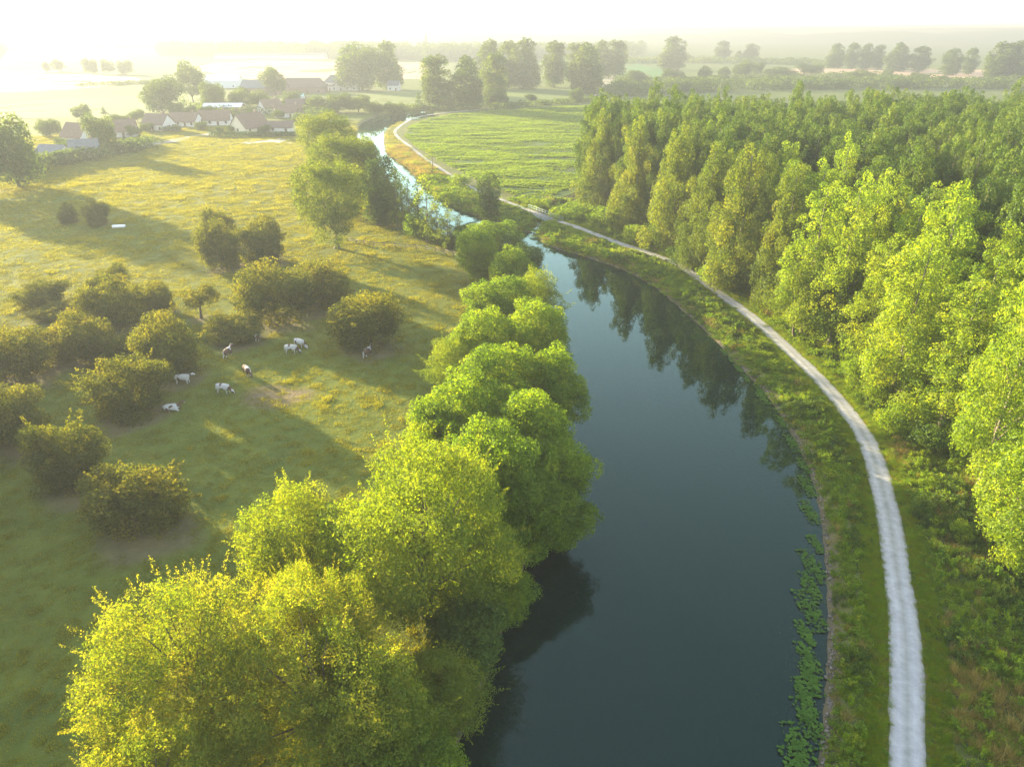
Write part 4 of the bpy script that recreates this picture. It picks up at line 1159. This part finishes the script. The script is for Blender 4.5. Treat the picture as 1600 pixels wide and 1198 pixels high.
# ------------------------------------------------------------------ footbridge
colmat('painted_steel', (.18, .27, .30), (.13, .20, .23), .5)
colmat('weathered_wood', (.22, .18, .13), (.13, .10, .07), .9, 4)
b0, b1 = G(819, 327), G(872, 347)
d = b1 - b0; L = float(np.linalg.norm(d)); yw = math.atan2(d[1], d[0])
o = empty('footbridge', (*((b0 + b1) / 2)[:2], 0), yw); props(o, 'small footbridge with pale blue railings carrying the path over the ditch', 'bridge')
v, f = boxp(0, 0, -.02, L, 2.9, .3); link('deck', mesh_np('deck', v, f, M['gravel']), o)
for s in (-1, 1):
    v, f = boxp(0, s * 1.5, -.18, L + .4, .18, .5); link('beam', mesh_np('beam', v, f, M['painted_steel']), o)
    for q in (0.55, 1.15):
        v, f = boxp(0, s * 1.48, q, L, .05, .05); link('rail', mesh_np('rail', v, f, M['painted_steel']), o)
    npost = int(L / 1.4)
    for q in range(npost + 1):
        v, f = boxp(-L / 2 + L * q / npost, s * 1.48, .55, .06, .06, 1.15); link('post', mesh_np('post', v, f, M['painted_steel']), o)
    for e in (-1, 1):
        v, f = boxp(e * (L / 2 - 2.2), s * .6, -.9, .9, 1.6, 1.5); link('abutment', mesh_np('abutment', v, f, M['brick_wall']), o)

# ------------------------------------------------------------------ pasture fence and trough
fp = catmull(np.array([G(*q)[:2] for q in [(545, 378), (580, 385), (640, 389), (690, 396), (722, 404)]]), 12)
arc = np.r_[0, np.cumsum(np.linalg.norm(np.diff(fp, axis=0), axis=1))]
o = empty('pasture_fence', (*fp[0], 0)); props(o, 'wooden post and rail fence at the pasture corner below the willow', 'fence')
nf = int(arc[-1] / 2.6)
sp = np.linspace(0, arc[-1], nf + 1)
q_ = np.stack([np.interp(sp, arc, fp[:, 0]), np.interp(sp, arc, fp[:, 1])], 1) - fp[0]
for k, (x, y) in enumerate(q_):
    v, f = boxp(x, y, .6, .16, .16, 1.4 + .15 * (k % 3)); link('post', mesh_np('post', v, f, M['weathered_wood']), o)
    if k < nf:
        x2, y2 = q_[k + 1]
        for zz in (.55, 1.05):
            v, f = boxp((x + x2) / 2, (y + y2) / 2 - .11, zz, math.hypot(x2 - x, y2 - y) + .1, .05, .12, math.atan2(y2 - y, x2 - x))
            link('rail', mesh_np('rail', v, f, M['weathered_wood']), o)
colmat('white_enamel', (.8, .8, .8), (.7, .7, .7), .4)
p = G(186, 356)
o = empty('water_trough', tuple(p), R(8)); props(o, 'long white water trough beside the small dark bush', 'trough')
pts = []
for (cx, cy, cz, sx, sy, sz) in [(0, -.42, .4, 3.0, .08, .6), (0, .42, .4, 3.0, .08, .6), (-1.46, 0, .4, .08, .76, .6), (1.46, 0, .4, .08, .76, .6), (0, 0, .14, 2.84, .76, .08)]:
    pts.append(boxp(cx, cy, cz, sx, sy, sz))
V, F = cat_parts(pts); link('basin', mesh_np('basin', V, F, M['white_enamel']), o)
for s in (-1, 1):
    v, f = boxp(s * 1.1, 0, .05, .14, .8, .1); link('foot', mesh_np('foot', v, f, M['white_enamel']), o)


# ------------------------------------------------------------------ cows
def cow_material(name, seed, thr):
    m, n, out = new_mat(name)
    p = n.nodes.new('ShaderNodeBsdfPrincipled'); p.inputs['Roughness'].default_value = .8; p.inputs['Specular IOR Level'].default_value = .2
    tc = n.nodes.new('ShaderNodeTexCoord'); mp = n.nodes.new('ShaderNodeMapping'); mp.inputs['Location'].default_value = (seed * 3.1, seed * 1.7, seed * .9)
    n.links.new(tc.outputs['Object'], mp.inputs[0])
    t = n.nodes.new('ShaderNodeTexNoise'); t.inputs['Scale'].default_value = 1.3; t.inputs['Detail'].default_value = 1.5
    n.links.new(mp.outputs[0], t.inputs['Vector'])
    col = ramp(n, t.outputs[0], [(thr, (.40, .385, .36)), (thr + .02, (.085, .045, .03))])
    n.links.new(col, p.inputs['Base Color']); n.links.new(p.outputs[0], out.inputs[0])
    return m


def skin_mesh(name, verts, edges, radii, mat, root=0):
    me = bpy.data.meshes.new(name + '_skeleton')
    me.from_pydata(verts, edges, [])
    ob = bpy.data.objects.new(name + '_skeleton', me)
    C.objects.link(ob)
    sk = ob.modifiers.new('skin', 'SKIN')
    if not me.skin_vertices: me.skin_vertices.new()
    for k, rr in enumerate(radii):
        me.skin_vertices[0].data[k].radius = (rr, rr) if not isinstance(rr, tuple) else rr
        me.skin_vertices[0].data[k].use_root = (k == root)
    sb = ob.modifiers.new('sub', 'SUBSURF'); sb.levels = 2; sb.render_levels = 2
    dg = bpy.context.evaluated_depsgraph_get()
    res = bpy.data.meshes.new_from_object(ob.evaluated_get(dg))
    bpy.data.objects.remove(ob)
    res.name = name
    res.materials.clear(); res.materials.append(mat)
    res.polygons.foreach_set('use_smooth', np.ones(len(res.polygons), bool))
    return res


def cow_mesh(pose, mat):
    """faces +X"""
    if pose == 'lie':
        z0 = .48
    else:
        z0 = 1.02
    Vs = [(0, 0, z0), (-.45, 0, z0 + .02), (-.85, 0, z0 + .06), (.45, 0, z0 + .02), (.8, 0, z0 + .08)]
    Rr = [(.36, .42), (.36, .42), (.28, .33), (.33, .42), (.24, .33)]
    E = [(0, 1), (1, 2), (0, 3), (3, 4)]
    if pose == 'graze':
        neck = [(1.08, .02, .80, .18), (1.30, .03, .46, .14), (1.42, .04, .26, .14), (1.52, .04, .08, .09)]
    elif pose == 'lie':
        neck = [(1.05, .05, .72, .17), (1.22, .1, .98, .14), (1.42, .14, .96, .13), (1.66, .18, .86, .085)]
    else:
        neck = [(1.08, 0, 1.28, .18), (1.30, 0, 1.42, .14), (1.50, 0, 1.42, .14), (1.78, 0, 1.28, .09)]
    last = 4
    heads = []
    for (x, y, z, rr) in neck:
        Vs.append((x, y, z)); Rr.append((rr, rr)); E.append((last, len(Vs) - 1)); last = len(Vs) - 1; heads.append(last)
    # ears
    hx, hy, hz, _ = neck[1]
    for s in (-1, 1):
        Vs.append((hx, hy + s * .28, hz + .06)); Rr.append((.045, .06)); E.append((heads[1], len(Vs) - 1))
    # tail
    Vs.append((-1.02, 0, z0 + .16)); Rr.append((.05, .05)); E.append((2, len(Vs) - 1))
    Vs.append((-1.10, .02, z0 - .25)); Rr.append((.03, .03)); E.append((len(Vs) - 2, len(Vs) - 1))
    Vs.append((-1.10, .03, z0 - .60)); Rr.append((.05, .05)); E.append((len(Vs) - 2, len(Vs) - 1))
    if pose == 'lie':
        for (x, s, att) in [(.55, 1, 3), (.55, -1, 3), (-.6, 1, 1), (-.6, -1, 1)]:
            Vs.append((x, s * .40, .20)); Rr.append((.14, .14)); E.append((att, len(Vs) - 1))
            Vs.append((x + .38, s * .50, .10)); Rr.append((.08, .08)); E.append((len(Vs) - 2, len(Vs) - 1))
            Vs.append((x + .08, s * .56, .07)); Rr.append((.06, .06)); E.append((len(Vs) - 2, len(Vs) - 1))
    else:
        for (s, st) in [(1, .1), (-1, -.08)]:
            for pt in [((.62, .20, .66), .15), ((.64 + st, .20, .40), .085), ((.63 + st, .20, .16), .06), ((.66 + st, .20, .04), .075)]:
                (x, y, z), rr = pt
                Vs.append((x, s * y, z)); Rr.append((rr, rr)); E.append((3 if rr == .15 else len(Vs) - 2, len(Vs) - 1))
            for pt in [((-.72, .21, .74), .19), ((-.62 - st, .21, .55), .12), ((-.86 - st, .21, .36), .075), ((-.82 - st, .21, .14), .055), ((-.78 - st, .21, .04), .075)]:
                (x, y, z), rr = pt
                Vs.append((x, s * y, z)); Rr.append((rr, rr)); E.append((1 if rr == .19 else len(Vs) - 2, len(Vs) - 1))
    return skin_mesh('cow', Vs, E, Rr, mat)


CM = [cow_material('mostly_white_hide', 1, .62), cow_material('patched_hide', 2, .53), cow_material('dark_patched_hide', 5, .47)]
COWM = {}
COWS = [(287, 600, 'stand', 0, R(6), 'nearly white cow standing in profile beside the thicket'),
        (350, 614, 'graze', 1, R(-12), 'patched cow grazing lowest and nearest on the open shade'),
        (387, 586, 'graze', 2, R(-50), 'patched cow grazing with its back turned, upward right of the nearest grazer'),
        (456, 552, 'graze', 1, R(-8), 'front cow of the grazing pair near the joined hawthorns'),
        (469, 543, 'graze', 0, R(-30), 'rear cow of the grazing pair near the joined hawthorns'),
        (357, 558, 'stand', 2, R(80), 'dark patched cow seen from behind in front of the low bush'),
        (403, 531, 'stand', 1, R(-80), 'cow half hidden at the end of the low bush'),
        (269, 640, 'lie', 1, R(15), 'cow lying down beside the front hawthorn of the thicket'),
        (575, 557, 'stand', 2, R(70), 'cow sheltering under the dense round thorn tree')]
for (px, py, pose, mi, yaw, lab) in COWS:
    if (pose, mi) not in COWM: COWM[(pose, mi)] = cow_mesh(pose, CM[mi])
    p = G(px, py)
    ob = link('cow', COWM[(pose, mi)], None, (p[0], p[1], zat(p[0], p[1])))
    ob.rotation_euler = (0, 0, yaw)
    ob.scale = (1.05,) * 3
    props(ob, lab, 'cow', 'cows in the pasture')

# ------------------------------------------------------------------ water lilies
M['lily'] = plain_mat('lily_leaf', (.055, .115, .010), (.022, .06, .006), 1.0, .6, 0, None, .1)
M['weed'] = plain_mat('water_weed', (.05, .09, .015), (.025, .05, .01), 3, .8)
LILY = [(1132, 551, 1.6), (1142, 562, 1.2), (1154, 576, 1.8), (1167, 592, 1.5), (1186, 608, 2.0), (1192, 622, 2.4), (1222, 660, 2.2), (1240, 694, 2.6), (1255, 728, 2.0), (1262, 760, 2.6),
        (1264, 800, 2.6), (1274, 850, 1.8), (1270, 885, 3.0), (1266, 918, 2.6), (1266, 954, 3.2), (1257, 989, 1.8), (1264, 1031, 2.4), (1266, 1060, 2.2), (1257, 1087, 2.2), (1266, 1129, 2.8), (1252, 1174, 3.0), (1250, 1215, 3.0)]
r = np.random.default_rng(77)
for (px, py, sz) in LILY:
    p = G(px, py, WATER_Z)
    n = int(90 * sz)
    V, F = [], []
    for q in range(n):
        c = np.clip(r.normal(size=2), -1.7, 1.7) * np.array([.15, .46]) * sz
        rad = r.choice([.05, .075, .10, .15]); a0 = r.uniform(0, 6.28); zz = .012 + .0006 * q
        base = len(V)
        V.append((c[0], c[1], zz))
        for k in range(11):
            a = a0 + .25 + (2 * math.pi - .5) * k / 10
            V.append((c[0] + rad * math.cos(a), c[1] + rad * math.sin(a), zz + .012 + r.uniform(0, .02)))
        F += [(base, base + 1 + k, base + 2 + k) for k in range(10)]
    o = empty('water_lily_mat', tuple(p))
    nth = len(LILY) - 1 - LILY.index((px, py, sz))
    props(o, 'floating mat of round water lily leaves, %s along the right bank from the bottom edge' % ORD[nth], 'water lilies', 'water lily mats')
    lv = link('leaves', mesh_np('leaves', V, F, M['lily']), o)
    lv['kind'] = 'stuff'


# ------------------------------------------------------------------ undergrowth and grass: uncountable stuff, scattered with geometry nodes
def blades(name, seed, n, rad, hmin, hmax, wid, mat, lean=.5):
    r = np.random.default_rng(seed)
    a = r.uniform(0, 6.28, n); q = rad * np.sqrt(r.uniform(0, 1, n))
    b = np.stack([q * np.cos(a), q * np.sin(a), np.full(n, -.03)], 1)
    hh = r.uniform(hmin, hmax, n)
    tip = b + np.stack([r.normal(size=n) * lean * hh, r.normal(size=n) * lean * hh, hh], 1)
    t = r.uniform(0, 6.28, n); s = np.stack([np.cos(t), np.sin(t), 0 * t], 1) * wid * .5
    V = np.stack([b - s, b + s, tip], 1).reshape(-1, 3)
    me = mesh_np(name, V, np.arange(n * 3).reshape(n, 3), M[mat])
    attr(me, 'rnd', np.repeat(np.clip(.5 + .22 * r.normal(size=n), 0, 1), 3))
    return me


def herb(name, seed, n, rad, h, size, mat):
    r = np.random.default_rng(seed)
    c = np.c_[r.normal(size=(7, 2)) * rad * .5, r.uniform(.25, .6, 7) * h]
    rr = np.c_[np.full((7, 2), rad * .45), np.full(7, h * .42)]
    P, N, s, rn = clump_leaves(r, c, rr, n / 7 / (rad * rad * .2 + rad * h * .4) * 3, .4, size=size)
    k = P[:, 2] > -.02
    return leaf_mesh(name, r, P[k], N[k], s[k], rn[k], M[mat], .55)


def scatter(name, pts, scl, protos, pid, label, cat, seed=1):
    r = np.random.default_rng(seed)
    n = len(pts)
    me = bpy.data.meshes.new(name)
    me.vertices.add(n); me.vertices.foreach_set('co', np.asarray(pts, np.float32).ravel())
    attr(me, 'rot', np.c_[r.normal(size=(n, 2)) * .06, r.uniform(0, 6.28, n)], 'FLOAT_VECTOR')
    attr(me, 'scl', scl, 'FLOAT_VECTOR')
    attr(me, 'pid', pid, 'INT')
    col = bpy.data.collections.new(name + '_plants')
    for k, pm_ in enumerate(protos):
        col.objects.link(bpy.data.objects.new('%s_plant_%02d' % (name, k), pm_))
    g = bpy.data.node_groups.new(name + '_scatter', 'GeometryNodeTree')
    g.interface.new_socket('Geometry', in_out='INPUT', socket_type='NodeSocketGeometry')
    g.interface.new_socket('Geometry', in_out='OUTPUT', socket_type='NodeSocketGeometry')
    gi = g.nodes.new('NodeGroupInput'); go = g.nodes.new('NodeGroupOutput')
    ip = g.nodes.new('GeometryNodeInstanceOnPoints')
    ci = g.nodes.new('GeometryNodeCollectionInfo'); ci.inputs['Collection'].default_value = col
    ci.inputs['Separate Children'].default_value = True; ci.inputs['Reset Children'].default_value = True

    def na(nm, t):
        q = g.nodes.new('GeometryNodeInputNamedAttribute'); q.data_type = t; q.inputs['Name'].default_value = nm
        return [s for s in q.outputs if s.enabled and s.name == 'Attribute'][0]
    L_ = g.links.new
    L_(gi.outputs[0], ip.inputs['Points']); L_(ci.outputs[0], ip.inputs['Instance'])
    ip.inputs['Pick Instance'].default_value = True
    L_(na('pid', 'INT'), ip.inputs['Instance Index']); L_(na('rot', 'FLOAT_VECTOR'), ip.inputs['Rotation']); L_(na('scl', 'FLOAT_VECTOR'), ip.inputs['Scale'])
    L_(ip.outputs[0], go.inputs[0])
    ob = link(name, me)
    md = ob.modifiers.new('scatter', 'NODES'); md.node_group = g
    return props(ob, label, cat, None, 'stuff')


def polar(n, r0, r1, a0, a1, seed):
    r = np.random.default_rng(seed)
    q = r.uniform(r0, r1, n); a = r.uniform(R(a0), R(a1), n)
    return q * np.sin(a), q * np.cos(a)


GR = [blades('grass_tuft', 101 + k, 90, .62, .05, .16, .045, 'grass') for k in range(3)] + [blades('grass_tuft', 111, 110, .6, .1, .34, .05, 'grass', .7)]
# pasture sward
x, y = polar(62000, 24, 430, -52, 16, 201)
z, sd, dp = height(x, y)
crop_in = inside(x, y, CROP)
k = (sd > 1.5) & (z > -.5) & (x < 75) & ~crop_in
ri = inside(x, y, np.vstack([PATH, [[900, 900], [900, -80]]]))
k &= ~ri & (dp > 1.5)
bare = np.zeros(len(x), bool)
for (hx, hb, ht, hw_, kk, lab) in HAW:
    c = G(hx, hb - 4); rr = hw_ / FPX * depth_at(hb) * .5
    bare |= (np.hypot(x - c[0] - rr * .1, (y - c[1] + rr * .1) * 1.1) < rr * .9) & (rng.uniform(size=len(x)) < .75)
k &= ~bare
x, y, z = x[k], y[k], z[k]
dist = np.hypot(x, y)
s = np.clip(dist / 75, .85, 4.0)
zs_ = np.clip(.75 + .5 * vnoise(x / 6, y / 6, 41) + .8 * sstep(.25, .8, vnoise(x / 2.6, y / 2.6, 42)) + .3 * rng.normal(size=len(x)), .35, 3.0) * np.clip(dist / 160, 1, 1.7)
pid = np.where(rng.uniform(size=len(x)) < .10, 3, rng.integers(0, 3, len(x)))
scatter('pasture_grass', np.c_[x, y, z], np.c_[s, s, zs_], GR, pid, 'short grazed grass covering the pasture', 'grass')

# lush herbs of the canal verge and wood edge
HB = [herb('herb_clump', 121 + k, 170, .55, .75, .16, 'herb') for k in range(3)] + [herb('herb_clump', 125, 170, .5, .9, .14, 'bank'), herb('herb_clump', 126, 170, .5, .7, .16, 'bank_dark'),
     blades('tall_grass', 127, 130, .5, .3, .85, .035, 'herb', .4), blades('dry_grass', 128, 120, .5, .3, .8, .035, 'dry_grass', .45)]
r = np.random.default_rng(210)
x, y = polar(105000, 22, 330, -40, 58, 211)
z, sd, dp = height(x, y)
ri = inside(x, y, np.vstack([PATH, [[900, 900], [900, -80]]]))
dr = dist_poly(x, y, RIGHT_BANK)
dl = dist_poly(x, y, LEFT_BANK)
de = dist_poly(x, y, EDGE)
verge = (sd > .25) & ~ri & (dr < 14) & (dp > 1.35) & (dr < dl)
strip = ri & (dp > 1.45) & ((inside(x, y, WOOD) & (de < 26)) | ~inside(x, y, WOOD)) & (dp < 45) & ~inside(x, y, CROP) & (y < 215)
ditchn = dist_poly(x, y, DITCH) < 1.2
leftm = (sd > .1) & (dl < 4.5) & ~ri & (dl < dr)
k = (verge | strip | leftm) & ~ditchn & ((dp > 2.6) | (r.uniform(size=len(x)) < .55))
x, y, z, dp, ri, dr, sd = x[k], y[k], z[k], dp[k], ri[k], dr[k], sd[k]
dist = np.hypot(x, y)
nn = vnoise(x / 4, y / 4, 44); n4 = vnoise(x / 9 + 7, y / 9, 45)
pid = rng.integers(0, 4, len(x))
u = rng.uniform(size=len(x))
pid = np.where((nn > .25) & (u < .7), 4, pid)
pid = np.where((nn < -.35) & (u < .7), 3, pid)
pid = np.where(u > .84, 5, pid)
dryp = .06 + .6 * sstep(.1, .5, n4) * ri * (y < 85)
far_dry = (y > 255)
pid = np.where((rng.uniform(size=len(x)) < dryp) | (far_dry & (u < .85)), 6, pid)
s = np.clip(dist / 70, .8, 3.2) * r.choice([.6, .85, 1.1, 1.5], len(x), p=[.3, .35, .25, .1])
edge_low = np.clip((dp - 1.2) / 2.6, .28, 1)
zs_ = (.85 + .4 * nn + .3 * r.normal(size=len(x))).clip(.3, 1.9) * edge_low * np.where(ri, 1.15, 1.0) * np.where(sd < 1.2, .55, 1)
s = s * np.where(dp < 2.6, .6, 1)
scatter('verge_herbs', np.c_[x, y, z], np.c_[s, s, zs_ * np.clip(dist / 110, 1, 1.5)], HB, pid, 'lush nettles, herbs and tall grasses beside the canal and path', 'undergrowth')

x, y = polar(46000, 22, 260, -20, 58, 213)
z, sd, dp = height(x, y)
ri = inside(x, y, np.vstack([PATH, [[900, 900], [900, -80]]]))
dr = dist_poly(x, y, RIGHT_BANK); dl = dist_poly(x, y, LEFT_BANK)
k = (dp > 1.02) & ((~ri & (dr < 14) & (dr < dl) & (sd > .3)) | (ri & (dp < 16) & (y < 215)))
x, y, z, dp = x[k], y[k], z[k], dp[k]
dist = np.hypot(x, y)
s = np.clip(dist / 75, .55, 2.6) * np.where(dp < 2.2, .7, 1.0)
r = np.random.default_rng(214)
kk = r.integers(0, int((PP[:, 1] < 190).sum()), 15000)
sgn = r.choice([-1, 1], 15000); of = r.uniform(1.22, 2.9, 15000)
fx = PP[kk] + PPN[kk] * (sgn * of)[:, None] + r.normal(size=(15000, 2)) * .12
fz, fsd, fdp = height(fx[:, 0], fx[:, 1])
ok_ = (fdp > 1.12) & (fsd > .3) & (dist_poly(fx[:, 0], fx[:, 1], DITCH) > 3)
fx, fz, fdp = fx[ok_], fz[ok_], fdp[ok_]
x = np.r_[x, fx[:, 0]]; y = np.r_[y, fx[:, 1]]; z = np.r_[z, fz]; dp = np.r_[dp, fdp]; s = np.r_[s, r.uniform(.28, .75, len(fx))]
VG = [blades('verge_tuft', 141, 110, .55, .10, .30, .045, 'herb', .6), blades('verge_tuft', 142, 110, .55, .12, .42, .04, 'herb', .6), blades('verge_tuft', 143, 110, .55, .10, .32, .045, 'grass', .6)]
scatter('verge_grass', np.c_[x, y, z], np.c_[s, s, np.where(dp < 1.6, .5, 1.0) * rng.uniform(.6, 1.4, len(x))], VG, rng.integers(0, 3, len(x)), 'short green grass fringing the gravel path', 'grass')

# crop rows
CRP = [herb('crop_plant', 131 + k, 120, .6, .45, .22, 'crop') for k in range(2)]
r = np.random.default_rng(220)
mn, mx_ = CROP.min(0), CROP.max(0)
x = r.uniform(mn[0], mx_[0], 60000); y = r.uniform(mn[1], mx_[1], 60000)
ra = R(72)
rowc = x * math.cos(ra) + y * math.sin(ra)
rowc2 = np.round(rowc / 2.4) * 2.4 + r.normal(size=len(x)) * .25
x += (rowc2 - rowc) * math.cos(ra); y += (rowc2 - rowc) * math.sin(ra)
wav = vnoise(x / 16 + y / 40, y / 5.5, 47) + .5 * vnoise(x / 6, y / 2.5, 49)
k = inside(x, y, CROP) & (dist_poly(x, y, DITCH) > 9) & (r.uniform(size=len(x)) < .75 + .6 * wav)
x, y, wav = x[k][:18000], y[k][:18000], wav[k][:18000]
s = np.clip(np.hypot(x, y) / 190, 1.2, 2.6)
scatter('crop_plants', np.c_[x, y, np.full(len(x), .05)], np.c_[s, s, (1.0 + .9 * wav).clip(.35, 2.2)], CRP, r.integers(0, 2, len(x)), 'leafy green crop filling the curved field', 'crop')

# stones of the right water edge
r = np.random.default_rng(230)
RB = catmull(RIGHT_BANK[:170], 3)
V, F = [], []
for q in range(1500):
    c = RB[r.integers(len(RB))] + r.normal(size=2) * .16 + np.array([.18, 0])
    rad = r.uniform(.05, .16)
    v, f = boxp(c[0], c[1], WATER_Z + .08 + r.uniform(-.05, .1), rad * 1.6, rad * 1.2, rad, r.uniform(0, 3))
    v = v + r.normal(size=v.shape) * rad * .18
    V.append(v); F.append(f + q * 8)
M['stone'] = plain_mat('edge_stone', (.20, .17, .14), (.10, .085, .07), 4, .9)
props(link('edge_stones', mesh_np('edge_stones', np.vstack(V), np.vstack(F), M['stone'])), 'broken line of pale stones along the right water edge', 'stones', kind='stuff')

# submerged weed beds along the right bank
r = np.random.default_rng(240)
q = r.integers(20, 150, 9000)
Tb = np.gradient(RIGHT_BANK, axis=0); Tb /= np.linalg.norm(Tb, axis=1, keepdims=True)
Nb = np.stack([-Tb[:, 1], Tb[:, 0]], 1)
off = np.abs(r.normal(size=9000)) * 1.1 * (.6 + .6 * (vnoise(q / 6., q * 0., 50) > -.1))
P = np.c_[RIGHT_BANK[q] + Nb[q] * (off + .1)[:, None] + r.normal(size=(9000, 2)) * .3, WATER_Z - .06 - r.uniform(0, .25, 9000)]
props(link('submerged_weed', leaf_mesh('submerged_weed', r, P, np.c_[r.normal(size=(9000, 2)) * .4, np.ones(9000)], r.uniform(.2, .5, 9000), r.uniform(0, 1, 9000), M['herb'], .5)),
      'green water weed under the surface along the right bank', 'water weed', kind='stuff')

# ------------------------------------------------------------------ haze: the misty morning air
hm, n, out = new_mat('morning_haze')
pv_ = n.nodes.new('ShaderNodeVolumePrincipled')
pv_.inputs['Color'].default_value = (.20, .218, .24, 1)
pv_.inputs['Density'].default_value = HAZE_DENSITY
pv_.inputs['Anisotropy'].default_value = HAZE_G
n.links.new(pv_.outputs[0], out.inputs['Volume'])
zmin = float(Z.min()) - 7
v, f = boxp(0, 2650, (zmin + 66) / 2, 7800, 5900, 66 - zmin)
props(link('haze', mesh_np('haze', v, f[:, ::-1] if False else f, hm)), 'pale morning mist filling the valley', 'haze', kind='stuff')
